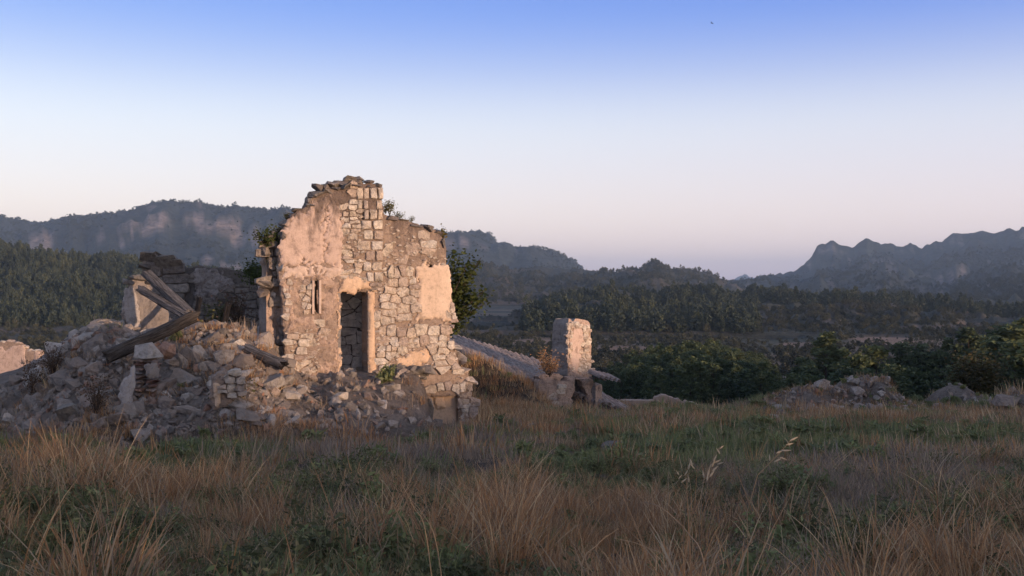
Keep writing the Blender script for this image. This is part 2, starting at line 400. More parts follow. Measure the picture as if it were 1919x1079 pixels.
def mnd(px, py, Y, rpx, ry, h):
    p = P(px, py, Y); return (p.x, Y, rpx / F * Y, ry, h)
MOUNDS = [mnd(1500, 760, 35, 75, 1.6, 0.75), mnd(1600, 760, 36, 85, 1.8, 1.25), mnd(1655, 770, 35, 40, 1.2, 0.5), mnd(1790, 770, 36, 70, 1.6, 0.85),
          mnd(1905, 775, 33, 55, 1.4, 0.75), mnd(872, 760, 34.8, 44, 1.4, 1.95), mnd(922, 760, 34.8, 36, 1.3, 1.2), mnd(962, 760, 34.6, 34, 1.2, 1.05), mnd(1000, 760, 34.0, 30, 1.2, 0.8), mnd(950, 770, 30, 70, 2.0, 0.3), mnd(1420, 775, 37, 40, 1.2, 0.35)]

def terrain(x, y):
    """z and id of what forms the surface: -1 near ground, 0 valley, 1.. layers"""
    x = np.asarray(x, float); y = np.asarray(y, float)
    r = np.hypot(x, y); az = np.arctan2(x, y)
    zn = ground_near(x, y)
    px = 959.5 + F * np.tan(np.clip(az, -0.72, 0.72))
    ye = np.interp(px, [-200, 150, 850, 1100, 1400, 1919], [47, 47, 44, 38.5, 39.5, 40.5]) + 1.2 * fbm(x * 0.16, x * 0 + 2.2, 61, 2)
    front = sm(0.5, 0.72, np.cos(az))
    zn = zn - 0.36 * np.maximum(y - ye, 0) * front
    zv = np.interp(np.log(r), np.log(VR), VZ) + 1.1 * fbm(x * 0.012, y * 0.012, 71, 4) * sm(60, 140, r) + 0.3 * fbm(x * 0.06, y * 0.06, 72, 3)
    # low terraces on the valley floor
    st = 1.6; q = zv / st + 0.5 * fbm(x * 0.006, y * 0.006, 73, 2)
    zterr = st * (np.floor(q) + sm(0.6, 1.0, q - np.floor(q))) - st * 0.25
    wt = sm(180, 280, r) * (1 - sm(900, 1100, r))
    zv = zv * (1 - wt) + zterr * wt
    zv = zv - 300 * (1 - front)
    ids = np.where(zn >= zv, -1, 0); z = np.maximum(zn, zv)
    cy = np.maximum(np.cos(az), 0.75)
    for k, (nm, (cpx, cpy, rc, rf, zf, pf)) in enumerate(LAYERS.items()):
        # uneven crest distance so that the ridge is not a circle about one spot
        wob = 1 + 0.07 * np.sin(px * 0.006 + k * 1.7) + 0.03 * np.sin(px * 0.017 + k)
        rck = rc * wob
        py = np.interp(px, cpx, cpy)
        zc = EYE - (py - 539.5) / F * rck * cy
        t = (r - rf) / (rck - rf)
        s = np.interp(t, *PROF[pf])
        zl = zf + (zc - zf) * s
        zl = np.where(t > 1, zc - 0.45 * (r - rck), zl)
        zl = np.where(t < 0, -999, zl)
        amp = rc * 0.011
        n1 = fbm(x / (rc * 0.045), y / (rc * 0.045), 81 + k, 5, 0.55)
        n2 = fbm(px * 0.03 + k, r / (rc * 0.08), 91 + k, 4, 0.55)
        near_crest = np.exp(-((t - 1) / 0.06) ** 2)
        zl = zl + amp * (n1 + 0.8 * n2) * np.clip(t * 3, 0, 1) * (1 - 0.88 * near_crest)
        zl = zl + rc * 0.0007 * fbm(px * 0.16, r / (rc * 0.02), 95 + k, 3)
        if nm == 'crag_mountain': zl = zl + 13 * (0.55 - 1.5 * np.abs(fbm(px * 0.055, r / 420.0, 97, 5, 0.62))) * sm(0.5, 0.95, t) * (t < 1.1)
        ids = np.where(zl > z, k + 1, ids); z = np.maximum(z, zl)
    return z, ids, px, r

OPEN = [(1180, 655, 75, 9), (940, 603, 80, 6), (915, 622, 60, 4), (1655, 638, 75, 11), (1745, 614, 70, 6), (1400, 598, 60, 5), (1570, 602, 60, 4), (1500, 645, 50, 5), (110, 598, 100, 5), (50, 618, 80, 5), (150, 632, 60, 4), (1840, 606, 70, 5), (1290, 612, 50, 4), (1000, 640, 70, 5)]
def open_ground(x, y, z):
    """tilled or bare terraces on the valley floor"""
    px = 959.5 + F * x / np.maximum(y, 1); py = 539.5 - (z - EYE) / np.maximum(y, 1) * F
    n = fbm(x * 0.03, y * 0.03, 311, 3)
    w = np.zeros(np.shape(x))
    for a, b, c, d in OPEN: w = np.maximum(w, 1 - sm(0.75, 1.15, np.sqrt(((px - a) / c) ** 2 + ((py - b) / d) ** 2) + 0.35 * n))
    return w

def gz(x, y):
    return float(terrain(np.array([x]), np.array([y]))[0][0])

def build_terrain():
    rows = np.concatenate([np.linspace(1.0, 10, 22)[:-1], np.arange(10, 47, 0.19), 47 * 1.022 ** np.arange(0, 264)])
    az = np.radians(np.concatenate([np.arange(-39, -30, 0.3), np.arange(-30, 30, 0.14), np.arange(30, 39.01, 0.3)]))
    A, Rr = np.meshgrid(az, rows)
    X = Rr * np.sin(A); Y = Rr * np.cos(A)
    Z, I, PX, RR = terrain(X.ravel(), Y.ravel())
    V = np.stack([X.ravel(), Y.ravel(), Z], 1)
    nr, na = A.shape
    idx = np.arange(nr * na).reshape(nr, na)
    Q = np.stack([idx[:-1, :-1], idx[:-1, 1:], idx[1:, 1:], idx[1:, :-1]], -1).reshape(-1, 4)[:, ::-1]
    fid = I[Q].max(1)
    slope = np.zeros(nr * na)
    Zg = Z.reshape(nr, na); dz = np.gradient(Zg, axis=0) / np.maximum(np.gradient(Rr, axis=0), 1e-6)
    slope = np.abs(dz).ravel()
    x, y = V[:, 0], V[:, 1]
    # what lies bare: cliffs where steep, fields on the valley floor, track
    patch = fbm(PX * 0.012, RR * 0.004, 101, 4)
    PYV = 539.5 - (Z - EYE) / np.maximum(Y.ravel(), 1) * F
    rock_l = 0.85 * sm(0.36, 0.46, slope + 0.45 * fbm(PX * 0.035, RR * 0.03, 105, 4, 0.65)) * sm(-0.02, 0.14, patch + 0.04)
    rock_r = sm(0.20, 0.36, slope + 0.2 * fbm(PX * 0.05, RR * 0.02, 104, 4)) * sm(0.0, 0.25, fbm(PX * 0.04, RR * 0.006, 103, 4) + 0.05) * 0.8
    names = [None] + list(LAYERS)
    rock = np.where(I == 2, rock_l, np.where(I == 3, rock_r, 0.0))
    fieldn = fbm(x * 0.010, y * 0.016, 111, 3)
    bare = np.where(I == 0, sm(-0.06, 0.16, fieldn) * sm(150, 230, RR) * 0.85, 0.0)
    bare = np.where((I == 4) | (I == 5) , 0.7 * sm(0.0, 0.3, fbm(x * 0.008, y * 0.008, 113, 3)), bare)
    def near_line(pts, wpx):
        d = np.full(len(x), 1e9)
        for (a, b) in zip(pts[:-1], pts[1:]):
            ax, ay, bx, by = a[0], a[1], b[0], b[1]
            t = np.clip(((x - ax) * (bx - ax) + (y - ay) * (by - ay)) / ((bx - ax) ** 2 + (by - ay) ** 2), 0, 1)
            d = np.minimum(d, np.hypot(x - ax - t * (bx - ax), y - ay - t * (by - ay)))
        return 1 - sm(wpx * 0.5, wpx, d + 1.5 * fbm(x * 0.1, y * 0.1, 5, 2))
    trk = [((px - 959.5) / F * Yd, Yd) for px, Yd in ((1560, 270), (1625, 305), (1680, 350), (1715, 375), (1790, 470))]
    bare = np.maximum(bare, near_line(trk, 13) * (I == 0))
    trk2 = [((px - 959.5) / F * Yd, Yd) for px, Yd in ((860, 420), (930, 440), (1010, 450))]
    bare = np.maximum(bare, near_line(trk2, 10) * (I <= 0) * 0.9)
    bare = np.where((I == 0) | (I == 5), np.maximum(bare * 0.5, 0.95 * open_ground(x, y, Z)), bare)
    zt, hw = heap_w(x, y)
    rub = np.clip(hw * 2.5, 0, 1) * (I == -1) * (0.55 + 0.45 * sm(-0.3, 0.3, fbm(x * 0.8, y * 0.8, 7, 3)))
    for cx, cy, rx, ry, h in MOUNDS[:5]:
        rub = np.maximum(rub, 0.7 * np.exp(-(((x - cx) / rx) ** 2 + ((y - cy) / ry) ** 2) * 1.2) * (I == -1))
    specs = [('ground', -1, M_GROUND), ('valley', 0, M_VALLEY), ('distant_ridge', 1, M_MOUNT), ('cliff_mountain', 2, M_MOUNT), ('crag_mountain', 3, M_MOUNT),
             ('scrub_hill', 4, M_HILL), ('wooded_hill', 5, M_HILL), ('forest_hill', 6, M_HILL)]
    for nm, k, mt in specs:
        sel = Q[fid == k]
        extra = None
        vv = V
        u, inv = np.unique(sel.ravel(), return_inverse=True)
        fv = vv[u]; ff = inv.reshape(-1, 4)
        fr, fb, fu = rock[u], bare[u], rub[u]
        if nm == 'ground':   # the rest of the circle about the viewer, out to 400 m
            az2 = np.radians(np.concatenate([[38.4], np.arange(41, 320, 3), [321.6]]))
            r2 = np.concatenate([rows[rows < 47][::4], np.geomspace(47, 400, 26)])
            A2, R2 = np.meshgrid(az2, r2)
            x2 = (R2 * np.sin(A2)).ravel(); y2 = (R2 * np.cos(A2)).ravel()
            z2 = terrain(x2, y2)[0] - 0.03
            i2 = np.arange(A2.size).reshape(A2.shape) + len(fv)
            q2 = np.stack([i2[:-1, :-1], i2[:-1, 1:], i2[1:, 1:], i2[1:, :-1]], -1).reshape(-1, 4)[:, ::-1]
            c0 = len(fv) + A2.size
            fv = np.vstack([fv, np.stack([x2, y2, z2], 1)])
            ff = np.vstack([ff, q2])
            fr = np.concatenate([fr, np.zeros(A2.size)]); fb = np.concatenate([fb, np.zeros(A2.size)]); fu = np.concatenate([fu, np.zeros(A2.size)])
        me = np_mesh(nm, fv, ff, mt, True)
        for an, av in (('rock', fr), ('bare', fb), ('rubble', fu)):
            at = me.attributes.new(an, 'FLOAT', 'POINT'); at.data.foreach_set('value', np.asarray(av, np.float32))
        o = link(nm, me); tag(o, kind='structure')
build_terrain()

# ------------------------------------------------------------------ haze
def build_haze():
    m = bpy.data.materials.new('haze'); m.use_nodes = True
    n = m.node_tree; n.nodes.clear()
    out = n.nodes.new('ShaderNodeOutputMaterial'); v = n.nodes.new('ShaderNodeVolumePrincipled')
    v.inputs['Color'].default_value = (0.56, 0.77, 1.0, 1)
    v.inputs['Density'].default_value = 0.000095
    v.inputs['Anisotropy'].default_value = 0.0
    n.links.new(v.outputs[0], out.inputs['Volume'])
    x0, x1, y0, y1, z0, z1 = -10500, 10500, -420, 15500, -420, 420
    vv = [(x, y, z) for x in (x0, x1) for y in (y0, y1) for z in (z0, z1)]
    ff = [(0, 1, 3, 2), (4, 6, 7, 5), (0, 4, 5, 1), (2, 3, 7, 6), (0, 2, 6, 4), (1, 5, 7, 3)]
    o = link('haze', py_mesh('haze', vv, ff, m)); tag(o, 'thin lilac evening haze over the valley', 'haze', kind='stuff')
build_haze()

# ------------------------------------------------------------------ rocks
def hull(npts, p=4.0, jit=0.16, seed=0):
    rg = np.random.default_rng(seed)
    d = rg.normal(size=(npts, 3)); d /= np.linalg.norm(d, axis=1)[:, None]
    s = (np.abs(d) ** p).sum(1) ** (-1 / p)
    pts = d * s[:, None] * (1 - rg.random((npts, 1)) * jit) * 0.5
    bm = bmesh.new()
    for q in pts: bm.verts.new(q)
    res = bmesh.ops.convex_hull(bm, input=bm.verts)
    dead = {e for e in res['geom_interior'] + res['geom_unused'] if isinstance(e, bmesh.types.BMVert)}
    bmesh.ops.delete(bm, geom=list(dead), context='VERTS')
    bmesh.ops.triangulate(bm, faces=bm.faces)
    bm.verts.index_update()
    v = np.array([q.co[:] for q in bm.verts]); f = np.array([[q.index for q in fc.verts] for fc in bm.faces])
    bm.free()
    v -= (v.max(0) + v.min(0)) / 2; v /= (v.max(0) - v.min(0))
    return v, f
HULLS = [hull(13 + i % 5 * 2, [4, 8, 3, 10][i % 4], 0.22, 100 + i) for i in range(20)]
SMALL = [hull(9 + i % 3, 4, 0.2, 300 + i) for i in range(8)]
HM = {}
def hull_mesh(mat, i):
    k = (mat.name, i)
    if k not in HM: HM[k] = np_mesh('stone', *HULLS[i], mat)
    return HM[k]

def rock(name, loc, size, rot, mat, parent=None):
    return link(name, hull_mesh(mat, random.randrange(len(HULLS))), parent, loc, rot, size)

def joined_rocks(name, locs, sizes, rots, mat, parent=None):
    V, Fc, o = [], [], 0
    for k in range(len(locs)):
        v, f = SMALL[k % len(SMALL)]
        from_e = np.array(Matrix.Rotation(rots[k][2], 3, 'Z') @ Matrix.Rotation(rots[k][1], 3, 'Y') @ Matrix.Rotation(rots[k][0], 3, 'X'))
        V.append((v * sizes[k]) @ from_e.T + locs[k]); Fc.append(f + o); o += len(v)
    ob = link(name, np_mesh(name, np.vstack(V), np.vstack(Fc), mat), parent)
    ob['kind'] = 'stuff'
    return ob

# ------------------------------------------------------------------ walls
class Plane:
    """a vertical plane: u along it, z up, n towards the viewer's side"""
    def __init__(self, px, Y, deg, off=0.0):
        a = R(deg)
        self.u = Vector((math.cos(a), -math.sin(a), 0)); self.n = Vector((-math.sin(a), -math.cos(a), 0))
        self.o = P(px, 539.5, Y); self.o.z = 0
        self.o = self.o + self.n * off
    def uv(self, px, py):
        d = Vector(((px - 959.5) / F, 1, -(py - 539.5) / F)); c = Vector((0, 0, EYE))
        t = (self.o - c).dot(self.n) / d.dot(self.n)
        q = c + d * t
        return ((q - self.o).dot(self.u), q.z)
    def poly(self, pts): return [self.uv(*p) for p in pts]
    def w(self, u, v, d=0.0): return self.o + self.u * u + self.n * d + Vector((0, 0, v))

def grid_wall(name, pl, mask, box, thick, cell, amp, mat, parent=None, base=0.0, ragged=0.25, seed=0, nscale=3.0):
    """a rough slab standing in plane pl: mask(u,v) says where it is; base = how far its face stands proud of the plane"""
    u0, u1, v0, v1 = box
    nu = max(2, int((u1 - u0) / cell)); nv = max(2, int((v1 - v0) / cell))
    us = np.linspace(u0, u1, nu + 1); vs_ = np.linspace(v0, v1, nv + 1)
    cu, cv = np.meshgrid((us[:-1] + us[1:]) / 2, (vs_[:-1] + vs_[1:]) / 2)
    eu = cu + ragged * (0.10 * fbm(cu * 3.5, cv * 3.5, 200 + seed, 3) + 0.07 * fbm(cu * 13, cv * 13, 210 + seed, 2)); ev = cv + ragged * (0.12 * fbm(cu * 3.5, cv * 3.5, 230 + seed, 3) + 0.08 * fbm(cu * 13, cv * 13, 240 + seed, 2))
    keep = mask(eu, ev)
    gu, gv = np.meshgrid(us, vs_)
    idx = np.arange(gu.size).reshape(gu.shape)
    Q = np.stack([idx[:-1, :-1], idx[:-1, 1:], idx[1:, 1:], idx[1:, :-1]], -1)[keep]
    if len(Q) == 0: return None
    used = np.unique(Q); re = -np.ones(gu.size, int); re[used] = np.arange(len(used)); Q = re[Q]
    U = gu.ravel()[used].copy(); Vv = gv.ravel()[used].copy()
    E = np.concatenate([Q[:, [0, 1]], Q[:, [1, 2]], Q[:, [2, 3]], Q[:, [3, 0]]])
    key = np.sort(E, 1); _, first, cnt = np.unique(key, axis=0, return_index=True, return_counts=True)
    B = E[first[cnt == 1]]
    for it in range(1):      # relax the stepped outline
        su = np.zeros(len(U)); sv = np.zeros(len(U)); c = np.zeros(len(U))
        for a, b in ((0, 1), (1, 0)):
            np.add.at(su, B[:, a], U[B[:, b]]); np.add.at(sv, B[:, a], Vv[B[:, b]]); np.add.at(c, B[:, a], 1)
        k = c > 0
        U[k] = 0.45 * U[k] + 0.55 * su[k] / c[k]; Vv[k] = 0.45 * Vv[k] + 0.55 * sv[k] / c[k]
    jr = np.random.default_rng(seed + 5)
    U += (jr.random(len(U)) - .5) * cell * 0.35; Vv += (jr.random(len(U)) - .5) * cell * 0.35
    D = base + amp * fbm(U * nscale, Vv * nscale, 260 + seed, 5, 0.6)
    bset = np.zeros(len(U), bool); bset[B.ravel()] = True
    ring2 = np.zeros(len(U), bool); ring2[Q[bset[Q].any(1)].ravel()] = True
    ring3 = np.zeros(len(U), bool); ring3[Q[ring2[Q].any(1)].ravel()] = True
    D[bset] -= min(thick * 0.55, 0.04); D[ring2 & ~bset] -= min(thick * 0.25, 0.012); D[ring3 & ~ring2] -= min(thick * 0.1, 0.004)
    fr = np.stack([pl.o.x + pl.u.x * U + pl.n.x * D, pl.o.y + pl.u.y * U + pl.n.y * D, Vv], 1)
    Db = np.full(len(U), base - thick) + (amp * fbm(U * 4, Vv * 4, 280 + seed, 3) if thick > 0.2 else 0)
    bk = np.stack([pl.o.x + pl.u.x * U + pl.n.x * Db, pl.o.y + pl.u.y * U + pl.n.y * Db, Vv], 1)
    N = len(U)
    side = np.stack([B[:, 1], B[:, 0], B[:, 0] + N, B[:, 1] + N], 1)
    faces = np.vstack([Q, Q[:, ::-1] + N, side])
    return link(name, np_mesh(name, np.vstack([fr, bk]), faces, mat, False), parent)

def box_of(poly, m=0.1):
    a = np.array(poly); return (a[:, 0].min() - m, a[:, 0].max() + m, a[:, 1].min() - m, a[:, 1].max() + m)

def clip_half(poly, px, py, nx, ny):
    out = []
    n = len(poly)
    for i in range(n):
        a = poly[i]; b = poly[(i + 1) % n]
        da = (a[0] - px) * nx + (a[1] - py) * ny; db = (b[0] - px) * nx + (b[1] - py) * ny
        if da <= 0: out.append(a)
        if (da < 0 < db) or (db < 0 < da):
            t = da / (da - db); out.append((a[0] + (b[0] - a[0]) * t, a[1] + (b[1] - a[1]) * t))
    return out

def cells(poly, sx, sy, jit, rg, joint=0.007):
    """irregular stone outlines filling a polygon: cells about a jittered, half-bonded lattice"""
    u0, u1, v0, v1 = box_of(poly, 0.0)
    pts = []
    v = v0 - sy; k = 0
    while v < v1 + sy:
        h = sy * rg.uniform(0.6, 1.45); u = u0 - sx * rg.uniform(0.2, 1.2)
        while u < u1 + sx:
            w = sx * rg.uniform(0.38, 1.9)
            if rg.uniform(0, 1) < 0.24 and h > sy * 0.85:
                pts.append((u + w / 2, v + h * 0.25)); pts.append((u + w / 2 + rg.uniform(-.1, .1) * w, v + h * 0.75))
            else:
                pts.append((u + w / 2 + rg.uniform(-1, 1) * jit * w * 0.3, v + h / 2 + rg.uniform(-1, 1) * jit * h * 0.35))
            u += w
        v += h; k += 1
    out = []
    A = np.array(pts)
    ins = inpoly(poly, A[:, 0], A[:, 1])
    asp = sx / sy
    for i in range(len(pts)):
        if not ins[i]: continue
        c = pts[i]
        d = np.hypot((A[:, 0] - c[0]) / asp, A[:, 1] - c[1]); order = np.argsort(d)[1:14]
        q = [(c[0] - sx, c[1] - sy), (c[0] + sx, c[1] - sy), (c[0] + sx, c[1] + sy), (c[0] - sx, c[1] + sy)]
        for j in order:
            b = pts[j]
            mx, my = (c[0] + b[0]) / 2, (c[1] + b[1]) / 2
            nx, ny = (b[0] - c[0]) / asp ** 1.3, (b[1] - c[1])
            L = math.hypot(nx, ny)
            if L < 1e-6: continue
            nx /= L; ny /= L
            nx = math.copysign(abs(nx) ** 1.75, nx); ny = math.copysign(abs(ny) ** 1.75, ny); L = math.hypot(nx, ny); nx /= L; ny /= L
            q = clip_half(q, mx - nx * joint, my - ny * joint, nx, ny)
            if len(q) < 3: break
        if len(q) >= 3: out.append(q)
    return out

def stone_from_poly(q, pl, proud, mat, parent, rg, sink=0.10, name='stone', chamfer=0.07):
    """one wall stone: outline q in plane coordinates, a chamfered uneven face"""
    c = np.mean(q, axis=0); q = np.array(q)
    # drop slivers, round long edges slightly
    pts = []
    n = len(q)
    for i in range(n):
        a, b, d = q[i - 1], q[i], q[(i + 1) % n]
        pts.append(b + (a - b) * 0.08); pts.append(b + (d - b) * 0.08)
        if np.hypot(*(d - b)) > 0.16: pts.append((b + d) / 2 + rg.normal(size=2) * 0.007)
    pts = np.array(pts); m = len(pts)
    pts += rg.normal(size=pts.shape) * 0.006
    tu, tv = rg.normal() * 0.07, rg.normal() * 0.07
    rings = []
    for s, d in ((0.98, -sink), (1.0, proud * 0.45), (1 - chamfer, proud)):
        w = c + (pts - c) * s
        dd = d + (tu * (w[:, 0] - c[0]) + tv * (w[:, 1] - c[1]) + rg.normal(size=m) * 0.006 if d > 0 else 0)
        rings.append(np.stack([w[:, 0], w[:, 1], np.broadcast_to(dd, (m,))], 1))
    cen = np.array([[c[0], c[1], proud + abs(rg.normal()) * 0.012]])
    L = np.vstack(rings + [cen])
    L[:, 0] -= c[0]; L[:, 1] -= c[1]
    faces = []
    for k in range(2):
        for i in range(m):
            j = (i + 1) % m; faces.append((k * m + i, k * m + j, (k + 1) * m + j, (k + 1) * m + i))
    for i in range(m): faces.append((2 * m + i, 2 * m + (i + 1) % m, 3 * m))
    W = [pl.u * float(a) + Vector((0, 0, float(b))) + pl.n * float(d) for a, b, d in L]
    me = py_mesh('stone', W, faces, mat)
    return link(name, me, parent, pl.w(float(c[0]), float(c[1])))

def area(q):
    q = np.array(q); return 0.5 * abs(np.dot(q[:, 0], np.roll(q[:, 1], 1)) - np.dot(q[:, 1], np.roll(q[:, 0], 1)))

def masonry(pl, poly, sx, sy, parent, mat, seed, proud=0.05, jit=0.8, keep=1.0, joint=0.007, off=0.0, excl=(), min_area=0.004):
    rg = np.random.default_rng(seed)
    n = 0
    for q in cells(poly, sx, sy, jit, rg, joint):
        c = np.mean(q, axis=0)
        if area(q) < min_area or rg.random() > keep: continue
        if any(inpoly(e, np.array([c[0]]), np.array([c[1]]))[0] for e in excl): continue
        stone_from_poly(q, pl, off + proud * rg.uniform(0.45, 1.25), mat, parent, rg); n += 1
    return n

# ------------------------------------------------------------------ the ruined house front
FP = Plane(663, 23.6, -22)
PXM = F / 23.6        # photo pixels per metre on the house front
house = thing('ruined_house', 'tall sunlit ruined house front with open doorway, bare stonework and pink plaster', 'ruin', FP.w(0, -1.2))
house_inv = Matrix.Translation(-house.location)
def part_of(o, parent):
    o.parent = parent; o.matrix_parent_inverse = Matrix.Translation(-parent.location)
    return o
def hp(o):      # hang a world-space piece on the house
    return part_of(o, house)

core_px = [(536, 418), (548, 402), (560, 394), (574, 388), (580, 374), (594, 360), (612, 354), (640, 350), (690, 342), (716, 346), (718, 402), (738, 408), (762, 415), (790, 422), (812, 428),
           (828, 442), (836, 466), (838, 590), (847, 602), (843, 640), (855, 650), (860, 690), (878, 694), (884, 742), (894, 750), (891, 835), (520, 835), (536, 715), (533, 640), (530, 570), (524, 520), (524, 470), (528, 440)]
door_px = [(637, 546), (689, 546), (690, 704), (637, 704)]
slit_px = [(588.5, 527), (597, 527), (597, 586), (588.5, 586)]
niche_px = [(807, 742), (858, 742), (860, 835), (803, 835)]
hole_px = [(802, 493), (811, 493), (811, 502), (802, 502)]
core = FP.poly(core_px); door = FP.poly(door_px); slit = FP.poly(slit_px); niche = FP.poly(niche_px); hole = FP.poly(hole_px)
def core_mask(u, v):
    return inpoly(core, u, v)
opens = [door, slit, niche, hole]
def core_open(u, v):
    m = inpoly(core, u, v)
    for o in opens: m &= ~inpoly(o, u, v)
    return m
# openings are cut cleanly: mask by the undistorted cell centre
wall = grid_wall('wall', FP, core_open, box_of(core), 0.55, 0.045, 0.035, M_MORTAR, None, 0.016, 0.12, 1, 5.0)
hp(wall)
wroot = house
def wp(o):
    o.parent = wall; o.matrix_parent_inverse = Matrix.Identity(4); return o
# wall sits at identity relative to world through house; stones become its sub-parts
class StoneParent: pass

def stones(poly_px, sx_px, sy_px, seed, **kw):
    return masonry(FP, FP.poly(poly_px), sx_px / PXM, sy_px / PXM, wall, kw.pop('mat', M_STONE), seed, **kw)

# dressed corner stones of the tall part, row by row (top to bottom)
rq = np.random.default_rng(5)
rows_q = [(352, 373, [(668, 680), (681, 692), (693, 706), (707, 717)]), (375, 392, [(669, 679), (680, 690), (704, 716)]), (393, 411, [(681, 690), (691, 706), (707, 717)]),
          (413, 430, [(676, 696), (698, 717)]), (432, 449, [(681, 698), (699, 717)]), (451, 469, [(668, 694), (695, 717)]), (471, 489, [(684, 702), (703, 717)]),
          (491, 508, [(679, 695), (696, 716)]), (510, 528, [(687, 700), (701, 717)]), (530, 537, [(690, 716)]), (538, 545, [(693, 716)])]
for y0, y1, spans in rows_q:
    for x0, x1 in spans:
        q = FP.poly([(x0 + rq.uniform(0, 1), y1 + rq.uniform(-.8, .8)), (x1 - rq.uniform(0, 1), y1 + rq.uniform(-.8, .8)), (x1 - rq.uniform(0, 1), y0 + rq.uniform(-.8, .8)), (x0 + rq.uniform(0, 1), y0 + rq.uniform(-.8, .8))])
        stone_from_poly(q, FP, rq.uniform(0.05, 0.09), M_STONE, wall, rq, chamfer=0.12)
cells_n = 0
cells_n += stones([(642, 395), (668, 375), (680, 395), (676, 412), (674, 432), (678, 452), (668, 470), (682, 490), (678, 510), (686, 528), (688, 532), (645, 520), (642, 500)], 17, 11, 11, proud=0.055, keep=0.92)
cells_n += stones([(700, 548), (720, 546), (720, 505), (752, 498), (780, 505), (781, 598), (838, 604), (847, 602), (843, 640), (855, 650), (860, 690), (803, 690), (805, 655), (745, 660), (740, 692), (704, 694)], 21, 16, 12, proud=0.065, keep=0.97)
cells_n += stones([(722, 412), (760, 420), (800, 428), (830, 450), (836, 470), (836, 488), (800, 486), (780, 498), (750, 498), (722, 505)], 21, 17, 13, proud=0.035, keep=0.42)
cells_n += stones([(535, 628), (560, 618), (590, 622), (598, 660), (584, 712), (566, 728), (540, 722), (534, 690)], 18, 15, 14, proud=0.06, keep=0.95)
cells_n += stones([(560, 522), (584, 522), (584, 590), (572, 592), (562, 560)], 11, 11, 15, proud=0.05, keep=0.85)
cells_n += stones([(600, 600), (634, 598), (636, 625), (612, 640), (598, 625)], 17, 13, 16, proud=0.05, keep=0.7)
cells_n += stones([(838, 560), (848, 575), (852, 600), (840, 612)], 12, 14, 19, proud=0.06)
cells_n += stones([(848, 648), (862, 690), (880, 694), (886, 744), (895, 752), (891, 828), (862, 828), (860, 738), (808, 740), (800, 726), (830, 722), (846, 694)], 19, 16, 17, proud=0.07, keep=0.97, excl=[niche])
cells_n += stones([(530, 520), (545, 520), (548, 610), (534, 612), (528, 570)], 13, 12, 18, proud=0.05, keep=0.75)
cells_n += stones([(636, 352), (668, 346), (668, 375), (642, 392), (636, 380)], 16, 12, 20, proud=0.05, keep=0.5)
# chips wedged into the joints, too small to pick apart
rc = np.random.default_rng(57); locs = []; szs = []; rts = []
for pg, n in (([(702, 500), (780, 500), (781, 600), (846, 606), (858, 690), (704, 692)], 330), ([(642, 395), (680, 380), (686, 530), (645, 520)], 110), ([(534, 618), (600, 610), (600, 715), (540, 722)], 130), ([(722, 412), (836, 470), (836, 495), (722, 500)], 90), ([(846, 650), (886, 744), (891, 826), (862, 826), (858, 738)], 90)):
    q = FP.poly(pg); bx = box_of(q, 0)
    k = 0
    while k < n:
        uu, vv_ = rc.uniform(bx[0], bx[1]), rc.uniform(bx[2], bx[3])
        if not inpoly(q, np.array([uu]), np.array([vv_]))[0] or any(inpoly(o, np.array([uu]), np.array([vv_]))[0] for o in opens): continue
        a = rc.uniform(0.035, 0.085); locs.append(np.array(FP.w(uu, vv_, rc.uniform(0.012, 0.04)))); szs.append(np.array([a * rc.uniform(1, 1.8), a * 0.8, a * rc.uniform(0.5, 0.9)])); rts.append((rc.uniform(-.2, .2), rc.uniform(-.35, .35), R(22))); k += 1
joined_rocks('packing_stones', locs, szs, rts, M_STONEI, wall)
# loose stones crowning the broken edge
top_st = [(598, 350, 24, 13, 12), (613, 348, 18, 12, -14), (625, 345, 26, 14, 8), (641, 343, 32, 15, -5), (657, 337, 24, 17, 14), (676, 333, 22, 9, 0), (676, 341, 20, 11, 3), (693, 340, 24, 10, -6), (693, 347, 20, 10, 4),
          (710, 347, 19, 13, -3), (585, 383, 22, 15, -8), (583, 374, 18, 12, 14), (598, 364, 38, 15, 0), (612, 358, 26, 12, 10), (630, 354, 26, 13, 4), (650, 350, 26, 13, -8), (560, 394, 22, 10, 12), (548, 402, 20, 10, -20),
          (536, 418, 16, 14, -35), (530, 440, 15, 20, -10), (735, 409, 26, 12, 6), (758, 416, 24, 11, 10), (780, 421, 26, 12, 4), (803, 427, 24, 13, 12), (822, 437, 18, 14, 40), (834, 456, 12, 20, -10), (836, 480, 10, 18, 0),
          (526, 470, 14, 22, 4), (526, 500, 13, 22, -6), (588, 366, 18, 10, -10), (668, 346, 20, 9, 4), (851, 597, 22, 11, 3), (847, 612, 12, 9, 8), (846, 572, 13, 22, 4), (849, 585, 12, 14, -5), (859, 650, 16, 9, -4), (868, 672, 13, 26, 5), (875, 695, 30, 13, 2), (882, 712, 24, 14, 0), (890, 716, 18, 6, 12)]
for px, py, w, h, a in top_st:
    u, v = FP.uv(px, py)
    o = rock('stone', FP.w(u, v, -0.18 + random.uniform(-.05, .06)), (w / PXM, random.uniform(0.42, 0.6), h / PXM), (random.uniform(-.1, .1), R(a), R(22) + random.uniform(-.15, .15)), M_TOP if py < 500 else M_STONE, wall)
for c in wall.children: c.matrix_parent_inverse = Matrix.Identity(4)

